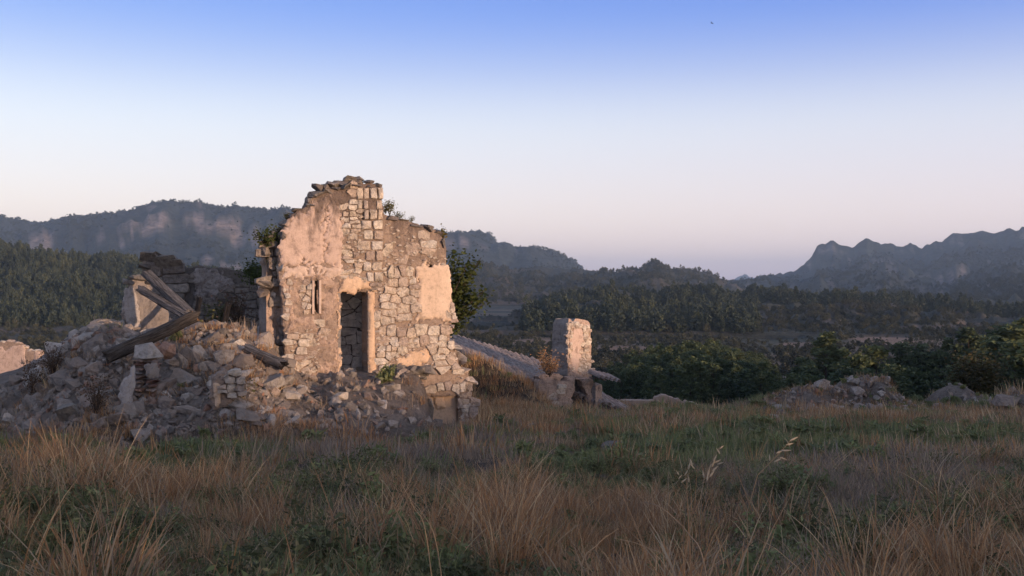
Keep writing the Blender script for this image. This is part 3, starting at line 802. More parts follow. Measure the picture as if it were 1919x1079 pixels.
# plaster and render patches lying on the wall
def plaster(poly_px, mat, name='plaster', base=0.045, thick=0.06, cell=0.026, amp=0.006, rag=1.0, seed=0, cut=True, ns=2.0, holes=None, seam=None):
    pg = FP.poly(poly_px)
    def mk(u, v):
        m = inpoly(pg, u, v)
        if cut:
            for o in opens: m &= ~inpoly(o, u, v)
        if seam: u_s = FP.uv(seam, 440)[0]; m &= np.abs(u - u_s - 0.03 * fbm(v * 2, u * 0, 9, 3)) > 0.014
        if holes is not None: m &= fbm(u * 5, v * 5, 300 + seed, 4, 0.6) > holes
        return m
    return hp(grid_wall(name, FP, mk, box_of(pg, 0.12), thick, cell, amp, mat, None, base, rag, seed, ns))
plaster([(530, 424), (546, 405), (575, 391), (596, 372), (618, 366), (624, 384), (640, 392), (643, 440), (641, 498), (600, 500), (560, 498), (527, 499), (526, 460)], M_PLPINK, base=0.06, seed=31, amp=0.012, holes=-0.46, seam=612)
plaster([(618, 366), (640, 372), (660, 380), (664, 400), (650, 420), (643, 440), (640, 392), (624, 384)], M_PLROUGH, 'render', base=0.05, seed=32, amp=0.03, ns=7, holes=-0.2)
plaster([(527, 498), (641, 498), (641, 513), (618, 522), (600, 511), (576, 518), (560, 524), (545, 517), (529, 524)], M_PLBAND, base=0.052, seed=33, amp=0.014, ns=5, holes=-0.38)
plaster([(529, 522), (562, 522), (561, 560), (574, 595), (588, 586), (590, 612), (600, 622), (612, 640), (636, 624), (637, 704), (615, 724), (590, 722), (598, 660), (590, 622), (560, 616), (536, 628), (545, 600)], M_PLROUGH, 'render', base=0.04, seed=34, amp=0.035, ns=6, holes=-0.28)
plaster([(584, 520), (600, 514), (618, 524), (641, 515), (640, 522), (634, 545), (636, 600), (600, 600), (598, 590), (584, 588)], M_PLROUGH, 'render', base=0.045, seed=35, amp=0.03, ns=6, holes=-0.3)
plaster([(634, 548), (642, 522), (648, 514), (668, 514), (672, 524), (690, 532), (702, 546), (702, 552), (690, 547)], M_PLORANGE, 'lintel', base=0.075, thick=0.10, seed=36, amp=0.016, ns=6)
plaster([(781, 500), (790, 501), (799, 488), (812, 495), (828, 494), (842, 498), (845, 592), (840, 604), (815, 600), (783, 598)], M_PLCREAM, base=0.062, seed=37, amp=0.004, cell=0.024)
plaster([(742, 670), (760, 661), (800, 655), (805, 666), (800, 682), (770, 692), (742, 692)], M_PLORANGE, base=0.045, seed=38, amp=0.012, ns=5)
# door surround
jr = plaster([(689.5, 546), (701, 548), (703, 704), (690, 704)], M_PLORANGE, 'door_jamb', base=0.08, thick=0.12, seed=39, amp=0.01, rag=0.2)
jl = plaster([(632, 552), (637.5, 546), (637.5, 704), (628, 704), (633, 650), (631, 600)], M_PLORANGE, 'door_jamb', base=0.06, thick=0.10, seed=40, amp=0.014, ns=5)
def plane_box(name, pl, u0, u1, v0, v1, d0, d1, mat, parent, jit=0.004):
    vv = []
    for d in (d0, d1):
        for (u, v) in ((u0, v0), (u1, v0), (u1, v1), (u0, v1)):
            vv.append(pl.w(u + random.uniform(-jit, jit), v + random.uniform(-jit, jit), d))
    ff = [(3, 2, 1, 0), (4, 5, 6, 7), (0, 1, 5, 4), (1, 2, 6, 5), (2, 3, 7, 6), (3, 0, 4, 7)]
    o = link(name, py_mesh(name, vv, ff, mat))
    return part_of(o, parent) if parent is not None else o
du0, dv0 = FP.uv(637, 704); du1, dv1 = FP.uv(690, 546)
plane_box('reveal', FP, du1 - 0.012, du1 + 0.05, dv0 - 0.1, dv1, -0.56, 0.03, M_PLGREY, house)
plane_box('reveal', FP, du0 - 0.05, du0 + 0.012, dv0 - 0.1, dv1, -0.56, 0.02, M_PLGREY, house)
plane_box('wood_lintel', FP, du0 - 0.06, du1 + 0.06, dv1 - 0.035, dv1 + 0.05, -0.5, -0.12, M_CHAR, house)
su0, sv0 = FP.uv(588.5, 586); su1, sv1 = FP.uv(597, 527)
plane_box('slit_edge', FP, su0 - 0.05, su0 - 0.004, sv0 - 0.02, sv1 + 0.02, -0.2, 0.066, M_PLBAND, house)
plane_box('slit_edge', FP, su1 + 0.004, su1 + 0.05, sv0 - 0.02, sv1 + 0.02, -0.2, 0.066, M_PLBAND, house)
plane_box('slit_infill', FP, su0 - 0.02, su1 + 0.02, sv0 - 0.03, sv1 + 0.03, -0.5, -0.26, M_PLGREY, house)
# inner wall seen through the doorway
inner = Plane(663, 23.6, -22, -0.95)
ip = inner.poly([(590, 530), (740, 530), (740, 720), (590, 720)])
iw = grid_wall('inner_wall', inner, lambda u, v: inpoly(ip, u, v), box_of(ip), 0.3, 0.06, 0.02, M_MORTARD, None, 0, 0.3, 51)
hp(iw)
masonry(inner, inner.poly([(620, 532), (710, 532), (710, 715), (620, 715)]), 0.42, 0.25, iw, stone_mat('inner_stone', [(0.54, 0.49, 0.43), (0.64, 0.59, 0.52), (0.48, 0.43, 0.38)], lichen=0.15), 52, 0.05)
# niche at the foot
nb = FP.poly([(803, 738), (861, 738), (862, 835), (800, 835)])
hp(grid_wall('niche_panel', FP, lambda u, v: inpoly(nb, u, v), box_of(nb), 0.12, 0.03, 0.008, M_PLORANGE, None, -0.14, 0.2, 53))
u, v = FP.uv(803, 775)
o = link('niche_post', hull_mesh(M_PALE, 3), None, FP.w(u, v, 0.02), (0.1, R(4), 0.2), (0.22, 0.3, 0.75)); hp(o)
nl = FP.poly([(815, 742), (834, 742), (838, 765), (820, 768)])
hp(grid_wall('niche_block', FP, lambda u, v: inpoly(nl, u, v), box_of(nl), 0.1, 0.03, 0.01, M_PLORANGE, None, -0.07, 0.2, 54))

# broken thick end of the wall, left of the front, and the corner pier
rg = np.random.default_rng(3)
EP = Plane(663, 23.6, -22, -0.42)
end_wall = thing('broken_wall_end', 'shaded ragged broken wall end with bushes beside the sunlit plaster', 'wall', EP.w(-1.9, -0.6))
epoly = EP.poly([(494, 452), (506, 446), (520, 430), (540, 425), (545, 720), (512, 720), (508, 600), (500, 560), (492, 540), (498, 500)])
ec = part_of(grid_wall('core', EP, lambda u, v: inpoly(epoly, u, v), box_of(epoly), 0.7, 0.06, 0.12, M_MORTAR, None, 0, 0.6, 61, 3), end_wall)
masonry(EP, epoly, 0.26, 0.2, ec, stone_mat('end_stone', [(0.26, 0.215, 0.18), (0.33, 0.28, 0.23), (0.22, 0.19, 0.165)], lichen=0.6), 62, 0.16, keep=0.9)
for px, py, w, h in ((505, 448, 22, 16), (515, 437, 22, 14), (500, 470, 18, 22), (512, 460, 22, 20), (498, 530, 26, 20), (492, 548, 24, 14)):
    u, v = EP.uv(px, py)
    part_of(rock('stone', EP.w(u, v, 0.05), (w / PXM, 0.4, h / PXM), (rg.uniform(-.3, .3), rg.uniform(-.3, .3), rg.uniform(-.3, .3)), M_TOP), end_wall)

def rotated_pier(name, px_edge, Y, deg_l, w_left, w_right, z0, z1, mat_l, mat_r, taper=0.0, root=None, part='shaft', amp=0.02, seed=0, cell=0.05):
    """a square pier whose near vertical edge stands at px_edge; left face and right face are rough slabs"""
    e = P(px_edge, 539.5, Y); a = R(deg_l)
    nl = Vector((-math.sin(a), -math.cos(a), 0))      # left face looks left-forward
    ul = Vector((math.cos(a), -math.sin(a), 0))
    nr = ul.copy(); ur = -nl
    objs = []
    nu1, nu2, nv = max(3, int(w_left / cell)), max(3, int(w_right / cell)), max(4, int((z1 - z0) / cell))
    ring = [(-ul * w_left * (1 - i / nu1)) for i in range(nu1)] + [ur * w_right * (i / nu2) for i in range(nu2)] + \
           [ur * w_right - ul * w_left * (i / nu1) for i in range(nu1)] + [ur * w_right * (1 - i / nu2) - ul * w_left for i in range(nu2)]
    m = len(ring); cen = (ur * w_right - ul * w_left) / 2
    V = []
    for k in range(nv + 1):
        t = k / nv; z = z0 + (z1 - z0) * t
        s = 1 - taper * t
        if t > 0.90: s *= 1 - 0.14 * ((t - 0.90) / 0.10) ** 2
        for q in ring:
            d = q - cen
            nn = 1 + (amp / max(d.length, .1)) * float(fbm(np.array([q.x * 5 + q.y * 7 + seed]), np.array([z * 4 + seed]), seed, 4))
            dzz = 0.10 * (z1 - z0) * 0.6 * float(vnoise(np.array([q.x * 3.3 + q.y * 2.1 + seed]), np.array([seed * 1.3]), 7)) if k == nv else 0.0
            V.append(Vector((e.x, Y, 0)) + cen + d * (s * nn) + Vector((0, 0, z + min(dzz, 0.05))))
    faces = []; mats = []
    for k in range(nv):
        for i in range(m):
            faces.append((k * m + i, k * m + (i + 1) % m, (k + 1) * m + (i + 1) % m, (k + 1) * m + i))
            mats.append(0 if i < nu1 else 1)
    c = len(V); V.append(Vector((e.x, Y, z1 + 0.03)) + cen)
    for i in range(m): faces.append((nv * m + i, nv * m + (i + 1) % m, c)); mats.append(0)
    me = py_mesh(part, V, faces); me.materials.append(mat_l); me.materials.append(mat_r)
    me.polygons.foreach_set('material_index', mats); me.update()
    o = link(part, me)
    return part_of(o, root) if root is not None else o

zt = P(500, 546, 23.2).z; zb = P(500, 740, 23.2).z
pier = thing('corner_pier', 'narrow plastered pier with shaded grey side and sunlit front beside the broken wall', 'pier', P(500, 720, 23.2))
rotated_pier('corner_pier', 499, 23.2, 55, 0.42, 0.22, zb, zt, M_PLGREY, M_PLROUGH, 0.05, pier, 'shaft', 0.06, 4)  # left face given a darker grey, its shade put into the colour
for px, py, w, h in ((498, 544, 30, 9), (489, 548, 16, 8), (508, 552, 14, 12)):
    part_of(rock('stone', P(px, py, 23.35), (w / PXM, 0.35, h / PXM), (0.1, rg.uniform(-.2, .2), 0.4), M_STONE), pier)

# ------------------------------------------------------------------ shaded back wall and plaster stub behind the rubble
BP = Plane(380, 27.5, -6)
BM = F / 27.5
back = thing('back_wall', 'dark shaded wall of large weathered blocks behind the fallen beams', 'wall', BP.w(0, -0.5))
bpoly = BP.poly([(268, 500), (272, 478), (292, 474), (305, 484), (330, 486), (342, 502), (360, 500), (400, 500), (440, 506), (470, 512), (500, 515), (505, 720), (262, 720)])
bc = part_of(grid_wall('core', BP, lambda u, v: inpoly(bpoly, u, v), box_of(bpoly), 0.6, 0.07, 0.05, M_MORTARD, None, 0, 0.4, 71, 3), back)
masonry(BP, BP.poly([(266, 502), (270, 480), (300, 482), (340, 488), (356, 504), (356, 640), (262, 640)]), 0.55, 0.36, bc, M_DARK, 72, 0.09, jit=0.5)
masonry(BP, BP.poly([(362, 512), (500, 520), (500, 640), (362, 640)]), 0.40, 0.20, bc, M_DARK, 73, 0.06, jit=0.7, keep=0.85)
for px, py, w, h in ((280, 482, 34, 22), (292, 476, 16, 10), (312, 490, 44, 26), (272, 498, 26, 10), (332, 494, 26, 18)):
    u, v = BP.uv(px, py)
    part_of(rock('stone', BP.w(u, v, 0.0), (w / BM, 0.6, h / BM), (0, rg.uniform(-.15, .15), 0.1), M_DARK), back)
slab_p = BP.poly([(360, 508), (372, 500), (400, 503), (425, 516), (440, 526), (432, 545), (410, 556), (385, 570), (364, 566)])
part_of(grid_wall('plaster', BP, lambda u, v: inpoly(slab_p, u, v), box_of(slab_p), 0.1, 0.045, 0.10, plaster_mat('stained_cement', (0.24, 0.21, 0.185), (0.33, 0.30, 0.265), (0.13, 0.115, 0.10), 0.8, 0.06, 0.7), None, 0.10, 1.3, 74, 5), back)

WP = Plane(270, 25.2, -15)
stub = thing('plaster_stub', 'pale broken plastered wall stub under the leaning grey beams', 'wall', WP.w(0, -0.4))
wpoly = WP.poly([(224, 590), (228, 560), (236, 538), (248, 522), (268, 516), (282, 540), (300, 560), (318, 585), (320, 650), (232, 650), (236, 610), (226, 602)])
part_of(grid_wall('core', WP, lambda u, v: inpoly(wpoly, u, v), box_of(wpoly), 0.45, 0.05, 0.05, M_PLGREY, None, 0, 0.8, 81, 4), stub)
wq1 = WP.poly([(226, 588), (229, 562), (237, 541), (248, 528), (256, 545), (262, 575), (264, 640), (236, 640), (240, 606)])
part_of(grid_wall('plaster', WP, lambda u, v: inpoly(wq1, u, v) , box_of(wq1), 0.06, 0.03, 0.01, M_PLWHITE, None, 0.03, 0.5, 82, 2), stub)
for px, py, w, h in ((262, 520, 44, 14), (240, 528, 26, 12), (276, 528, 20, 12), (228, 606, 16, 14), (236, 622, 18, 14)):
    u, v = WP.uv(px, py)
    part_of(rock('stone', WP.w(u, v, -0.12), (w / 74, 0.45, h / 74), (0, rg.uniform(-.2, .2), 0.3), M_DARK if py < 560 else M_PALE), stub)

# ------------------------------------------------------------------ fallen timbers
def beam(name, a, b, w, h, mat, label, end_mat=None, seed=0, bits=0, round_=True):
    """a weathered log from a to b: uneven section, splintered ends"""
    rgb = np.random.default_rng(seed)
    d = b - a; L = d.length; d.normalize()
    n, k = 22, 12
    prof = 1 + rgb.normal(size=k) * 0.10
    V = []; 
    for i in range(n + 1):
        t = i / n
        sag = math.sin(t * math.pi) * -0.02 * L * 0.3
        for j in range(k):
            an = 2 * math.pi * j / k
            c, s = math.cos(an), math.sin(an)
            if not round_:
                q = (abs(c) ** 5 + abs(s) ** 5) ** (-1 / 5); c *= q; s *= q
            rr = prof[j] * (1 + 0.10 * float(vnoise(np.array([t * 6 + j * 3.1]), np.array([seed + j * 1.7]), 4)))
            x = t * L
            if i in (0, n): x += rgb.uniform(-.10, .10)
            V.append((x, c * w / 2 * rr, s * h / 2 * rr + sag))
    faces = [(i * k + j, i * k + (j + 1) % k, (i + 1) * k + (j + 1) % k, (i + 1) * k + j) for i in range(n) for j in range(k)]
    faces = [f[::-1] for f in faces]
    V.append((-0.02, 0, 0)); V.append((L + 0.02, 0, 0)); e0, e1 = len(V) - 2, len(V) - 1
    me_f = list(faces); mi = [0] * len(faces)
    for j in range(k):
        me_f.append((e0, (j + 1) % k, j)); mi.append(0)
        me_f.append((e1, n * k + j, n * k + (j + 1) % k)); mi.append(1)
    me = py_mesh(name, V, me_f, mat); me.materials.append(end_mat or mat)
    me.polygons.foreach_set('material_index', mi)
    o = link(name, me, None, a)
    o.rotation_mode = 'QUATERNION'; o.rotation_quaternion = d.to_track_quat('X', 'Z')
    tag(o, label, 'beam')
    return o
bl = beam('fallen_beam', P(200, 668, 19.9), P(366, 592, 21.4), 0.27, 0.27, M_WOODB, 'long round brown log lying slantwise over the rubble with broken orange end', M_WOODO, 1)
beam('fallen_beam', P(276, 512, 24.4), P(360, 590, 23.3), 0.27, 0.24, M_WOOD, 'thick split grey beam leaning down from the wall top, upper of two', None, 2)
beam('fallen_beam', P(262, 540, 24.2), P(350, 592, 23.2), 0.20, 0.18, M_WOOD, 'slimmer grey beam leaning just under the thick split one', None, 3)
beam('charred_post', P(414, 632, 23.6), P(428, 570, 24.0), 0.14, 0.14, M_CHAR, 'short black charred post standing up among the rubble', None, 4)
beam('charred_beam', P(462, 652, 21.2), P(532, 684, 20.8), 0.22, 0.21, M_WOOD, 'grey beam with burnt black end poking out by the pier', M_CHAR, 5)
beam('charred_post', P(366, 600, 23.6), P(374, 560, 24.2), 0.12, 0.12, M_CHAR, 'dark stub of timber just behind the broken log end', None, 6)

# ------------------------------------------------------------------ rubble heap
def on_ground(px, Y, up=0.0):
    x = (px - 959.5) / F * Y
    return Vector((x, Y, gz(x, Y) + up))

def depth_for(px, py, y0=9.0, y1=46.0):
    """distance at which the near ground shows at this spot of the photograph"""
    ys = np.linspace(y0, y1, 900); x = (px - 959.5) / F * ys
    z = terrain(x, ys)[0]
    pp = 539.5 - (z - EYE) / ys * F
    hit = np.where(pp <= py)[0]
    return float(ys[hit[0]]) if len(hit) else None

def traced(px, py, w, h, label, mat=M_GREY, rot=None, deep=None, name='stone_block', cat='stone', Y=None, up=0.0):
    Yd = Y or depth_for(px, py + h * 0.4) or 22
    s = F / Yd
    p = P(px, py, Yd)
    g = gz(p.x, p.y)
    if Y is None: p.z = g + h / s * 0.30 + up
    o = rock(name, p, (w / s, deep or 0.5 * (w + h) / s, h / s), rot or (rg.uniform(-.2, .2), rg.uniform(-.25, .25), rg.uniform(-.6, .6)), mat)
    return tag(o, label, cat)
# squared block on its brick stub
Yb = 19.6
tb = traced(280, 657, 54, 30, 'pale squared block resting on the brick stub under the long log', M_PALE, (0.03, R(-3), 0.15), 0.5, Y=Yb)
bs = thing('brick_stub', 'short crumbling stub of thin red bricks and mortar under the pale block', 'masonry', P(277, 735, Yb))
M_BRICK = stone_mat('old_brick', [(0.28, 0.16, 0.12), (0.33, 0.21, 0.16), (0.36, 0.29, 0.24), (0.25, 0.19, 0.16)], lichen=0.4)
for k in range(9):
    yy = 674 + k * 8
    for j in range(2):
        w = 24 + rg.uniform(-4, 4)
        part_of(rock('brick', P(263 + j * 26 + rg.uniform(-3, 3) - (k > 5) * 3, yy, Yb + 0.02), (w / (F / Yb), 0.42, 7.4 / (F / Yb)), (0, rg.uniform(-.04, .04), 0.15 + rg.uniform(-.05, .05)), M_BRICK if k != 3 else M_PLGREY), bs)
cp = Plane(278, Yb - 0.02, -8, 0.19)
q = cp.poly([(270, 682), (296, 680), (300, 700), (292, 712), (272, 706)])
part_of(grid_wall('plaster', cp, lambda u, v: inpoly(q, u, v), box_of(q), 0.05, 0.03, 0.01, M_PLGREY, None, 0, 0.4, 88), bs)
big = [(368, 662, 44, 34, 'large pale boulder leaning on rubble right of the red slab', M_PALE), (325, 678, 34, 22, 'pale grey wedge stone below the red slab', M_GREY),
       (345, 706, 44, 36, 'big grey angular boulder in the middle of the heap', M_GREY), (420, 668, 40, 28, 'blue grey block under the crest of the heap', M_GREY),
       (388, 685, 36, 18, 'flat pale stone below the large pale boulder', M_PALE), (464, 778, 50, 26, 'tilted flat slab at the foot of the heap', M_GREY),
       (545, 738, 42, 16, 'long pale block lying below the sunlit wall foot', M_PALE), (670, 777, 12, 26, 'white upright stone lying on the bare slope before the door', M_PALE),
       (655, 692, 26, 12, 'pale stone lying on the door sill', M_PALE), (508, 786, 20, 26, 'cream rounded stone standing at the heap foot', M_PALE),
       (232, 640, 46, 18, 'long flat pale stone just left of the brick stub', M_PALE), (205, 664, 30, 22, 'rounded grey stone at the lower end of the log', M_GREY),
       (640, 742, 26, 16, 'reddish stone on the bare slope below the door', M_STONE), (535, 715, 34, 26, 'grey blue block against the foot of the sunlit wall', M_GREY),
       (120, 655, 38, 22, 'wide pale stone on the left shoulder of the heap', M_GREY), (175, 690, 36, 26, 'boulder on the left flank of the heap', M_GREY),
       (130, 770, 44, 34, 'squared mossy block low on the left flank', M_DARK), (715, 838, 40, 14, 'pale flat stone half buried in grass below the slope', M_PALE),
       (1148, 836, 46, 26, 'brown lichened boulder alone in the green grass', M_DARK), (1000, 798, 26, 16, 'grey stone in dry grass beyond the house corner', M_GREY),
       (20, 790, 34, 12, 'white flat stone at the left foot of the heap', M_PALE), (1600, 716, 22, 14, 'pale stone topping the overgrown mound', M_PALE),
       (1450, 780, 20, 14, 'pale stone in front of the overgrown mound', M_PALE), (1885, 752, 46, 34, 'large grey boulder on the mound at the frame edge', M_GREY),
       (208, 980, 40, 16, 'grey cut stone lying hidden in the near grass', M_GREY)]
for px, py, w, h, lb, mt in big:
    traced(px, py, w, h, lb, mt)
o = traced(312, 658, 34, 36, 'flat reddish slab sloping beneath the log end', M_BRICK, (0.5, R(35), 0.3), 0.16, 'red_slab', 'slab', Y=20.3)
for k, (px, py, w, h) in enumerate(((752, 694, 24, 22), (772, 696, 26, 24), (790, 695, 22, 20), (806, 692, 26, 18), (780, 706, 40, 8))):
    p = P(px, py, 23.75); s = F / 23.75
    lab = ['dark boulder nearest the doorway in the row under the wall', 'second dark boulder of the row under the ochre patch', 'third dark boulder of the row under the ochre patch', 'brown boulder ending the row by the house corner', 'thin flat slab lying before the dark boulders'][k]
    tag(rock('stone_block', p, (w / s, 0.35, h / s), (rg.uniform(-.3, .3), rg.uniform(-.3, .3), rg.uniform(-.5, .5)), M_DARK), lab, 'stone')
# sunlit fragment of wall standing in the heap
FRP = Plane(430, 18.9, -20)
frag = thing('wall_fragment', 'small sunlit stump of stone wall standing in the heap', 'masonry', P(430, 760, 18.9))
fpoly = FRP.poly([(398, 712), (404, 700), (420, 692), (452, 690), (462, 706), (458, 730), (430, 760), (400, 770), (392, 740)])
fc = part_of(grid_wall('core', FRP, lambda u, v: inpoly(fpoly, u, v), box_of(fpoly), 0.4, 0.05, 0.03, M_MORTAR, None, 0, 0.5, 91), frag)
masonry(FRP, FRP.poly([(414, 696), (452, 692), (460, 706), (456, 744), (416, 750)]), 0.17, 0.11, fc, M_STONE, 92, 0.10)
q2 = FRP.poly([(400, 718), (413, 718), (411, 764), (402, 766)])
part_of(grid_wall('plaster', FRP, lambda u, v: inpoly(q2, u, v), box_of(q2), 0.06, 0.03, 0.01, M_PLORANGE, None, 0.05, 0.3, 93), frag)
# slab of fallen plaster
tp = Plane(232, 19.0, -12)
tq = tp.poly([(226, 720), (248, 690), (255, 682), (250, 740), (244, 770), (222, 785)])
o = grid_wall('plaster_slab', tp, lambda u, v: inpoly(tq, u, v), box_of(tq), 0.1, 0.04, 0.02, M_PLWHITE, None, 0, 0.5, 94)
tag(o, 'tall thin slab of white plaster leaning left of the brick stub', 'slab')

def heap_points(n, pxr, yr, seed, minw=0.12, fn=None):
    g = np.random.default_rng(seed)
    out = []
    while len(out) < n:
        m = n * 3
        px = g.uniform(*pxr, m); Y = g.uniform(*yr, m)
        x = (px - 959.5) / F * Y
        w = heap_w(x, Y)[1]
        dens = np.clip(w * 4, 0, 1) * np.interp(px, [0, 60, 150, 480, 600, 800, 880], [0.5, 0.7, 1, 1, 0.6, 0.22, 0.1])
        dens *= 0.35 + 0.65 * (fbm(x * 0.7, Y * 0.7, seed, 3) > -0.15)
        k = (g.random(m) < dens) & (Y < np.interp(px, [0, 480, 520, 860], [25.5, 25.5, 22.75, 24.2]))
        for a, b in zip(x[k], Y[k]): out.append((a, b))
    a = np.array(out[:n])
    return a, terrain(a[:, 0], a[:, 1])[0]
LAND = [(-999, 40, 'at the far left tail of the heap'), (40, 90, 'below the dead weeds on the left shoulder'), (90, 150, 'on the left shoulder of the heap'), (150, 205, 'under the lower end of the long log'), (205, 250, 'around the leaning plaster slab'),
        (250, 305, 'by the brick stub'), (305, 345, 'under the red slab'), (345, 400, 'by the large pale boulder'), (400, 440, 'round the sunlit wall stump'), (440, 480, 'below the charred beam'), (480, 530, 'below the corner pier'),
        (530, 580, 'along the sunlit wall foot'), (580, 640, 'on the slope left of the door'), (640, 700, 'on the slope below the door'), (700, 999, 'on the slope right of the door')]
def stone_label(o, size):
    p = o.location; px = 959.5 + F * p.x / p.y
    place = next(w for a, b, w in LAND if a <= px < b)
    depth = 'near the grass' if p.y < 19.3 else ('halfway up' if p.y < 21.3 else ('high up' if p.y < 23 else 'behind the crest'))
    tone = {'loose_stone': 'grey', 'pale_stone': 'pale', 'wall_stone': 'tawny'}[o.data.materials[0].name]
    return '%s %s stone %s, %s' % ('large' if size > 0.36 else ('middling' if size > 0.25 else 'small'), tone, place, depth)
zones = [((-20, 210), 'rough grey stone on the left flank of the rubble heap', 'stones on the left flank of the heap', 62, 501),
         ((210, 380), 'rough grey stone in the heap below the long log', 'stones below the long log', 66, 502),
         ((380, 560), 'rough stone in the heap below the pier and charred beam', 'stones below the pier', 84, 503),
         ((560, 860), 'small stone scattered on the bare slope before the door', 'stones on the slope before the door', 44, 504)]
n_st = 0
for pxr, lb, gp, n, sd in zones:
    a, z = heap_points(n, pxr, (17.8, 25.5), sd)
    g = np.random.default_rng(sd)
    s = np.sort(0.20 + 0.34 * g.random(n) ** 2.0)[::-1] * (0.62 if sd == 504 else 1.0)
    for k in range(n):
        sz = (s[k] * g.uniform(0.9, 1.5), s[k] * g.uniform(0.7, 1.1), s[k] * g.uniform(0.45, 0.85))
        o = rock('loose_stone', (a[k][0], a[k][1], z[k] + sz[2] * 0.08), sz, (g.uniform(-.5, .5), g.uniform(-.5, .5), g.uniform(0, 6.3)), M_GREY if g.random() < 0.8 else (M_PALE if g.random() < .5 else M_STONE))
        lbl = stone_label(o, s[k]); tag(o, lbl, 'stone', 'stones ' + lbl.split(' stone ')[1].split(',')[0]); n_st += 1
# stones on the overgrown mounds at the right
g = np.random.default_rng(77)
mz = [(1440, 1700, 'grey stone poking from the overgrown rubble mound', 'stones on the overgrown mound', 58), (1720, 1919, 'grey stone on the far right mound', 'stones on the far right mound', 14)]
for p0, p1, lb, gp, n in mz:
    for k in range(n):
        px = g.uniform(p0, p1); Y = g.uniform(32.5, 35.5)
        x = (px - 959.5) / F * Y; s = 0.15 + 0.32 * g.random() ** 2.4
        f3 = (px - p0) / (p1 - p0); wh = '%s %s' % ('large' if s > 0.36 else ('middling' if s > 0.25 else 'small'), lb) + (', toward its left end' if f3 < 0.3 else (', toward its right end' if f3 > 0.7 else ', about its middle')) + (' at the front' if Y < 33.7 else ' at the back')
        tag(rock('loose_stone', (x, Y, gz(x, Y) + s * 0.2), (s * 1.2, s, s * 0.75), (g.uniform(-.5, .5), g.uniform(-.5, .5), g.uniform(0, 6)), M_GREY), wh, 'stone', gp)
# everything smaller: one mass
a, z = heap_points(5200, (-60, 870), (17.4, 25.5), 601)
g = np.random.default_rng(601); n = len(a)
s = 0.05 + 0.17 * g.random(n) ** 2.2
locs = np.stack([a[:, 0], a[:, 1], z + s * 0.05], 1)
szs = np.stack([s * g.uniform(0.9, 1.5, n), s * g.uniform(0.7, 1.1, n), s * g.uniform(0.45, 0.9, n)], 1)
o = joined_rocks('rubble', locs, szs, g.uniform(-0.7, 6.3, (n, 3)), M_GREYI)
tag(o, 'loose small rubble covering the heap', 'rubble')
g = np.random.default_rng(602); n = 700
px = np.where(g.random(n) < 0.75, g.uniform(1420, 1700, n), g.uniform(1700, 1930, n)); Y = g.uniform(32, 36, n); x = (px - 959.5) / F * Y
s = 0.07 + 0.16 * g.random(n) ** 2
o = joined_rocks('rubble', np.stack([x, Y, terrain(x, Y)[0] + s * .2], 1), np.stack([s * 1.2, s, s * .7], 1), g.uniform(0, 6.3, (n, 3)), M_GREYI)
tag(o, 'small rubble on the overgrown mounds', 'rubble')

# ------------------------------------------------------------------ neighbouring walls and the tiled roof
LP = Plane(30, 70, 8)
lw = thing('plastered_wall', 'sunlit plastered wall of a neighbouring ruin at the left edge', 'wall', P(30, 900, 70))
lpoly = LP.poly([(-60, 640), (0, 641), (20, 640), (40, 645), (48, 655), (60, 656), (75, 656), (75, 965), (-60, 965)])
part_of(grid_wall('core', LP, lambda u, v: inpoly(lpoly, u, v), box_of(lpoly), 0.5, 0.10, 0.03, M_MORTAR, None, 0, 0.4, 121, 2), lw)
lq1 = LP.poly([(-60, 648), (6, 650), (10, 658), (24, 648), (46, 646), (49, 700), (52, 965), (-60, 965)])
part_of(grid_wall('plaster', LP, lambda u, v: inpoly(lq1, u, v), box_of(lq1), 0.12, 0.06, 0.015, M_PLPINK, None, 0.05, 0.4, 122), lw)
lq2 = LP.poly([(65, 659), (75, 658), (75, 965), (66, 965), (62, 700)])
part_of(grid_wall('plaster', LP, lambda u, v: inpoly(lq2, u, v), box_of(lq2), 0.12, 0.06, 0.015, M_PLPINK, None, 0.05, 0.4, 123), lw)
for px, py in ((5, 641), (18, 639), (32, 642), (44, 650), (54, 656), (66, 657)):
    u, v = LP.uv(px, py)
    part_of(rock('stone', LP.w(u, v, -0.2), (0.6, 0.5, 0.2), (0, rg.uniform(-.2, .2), 0.1), M_STONE), lw)

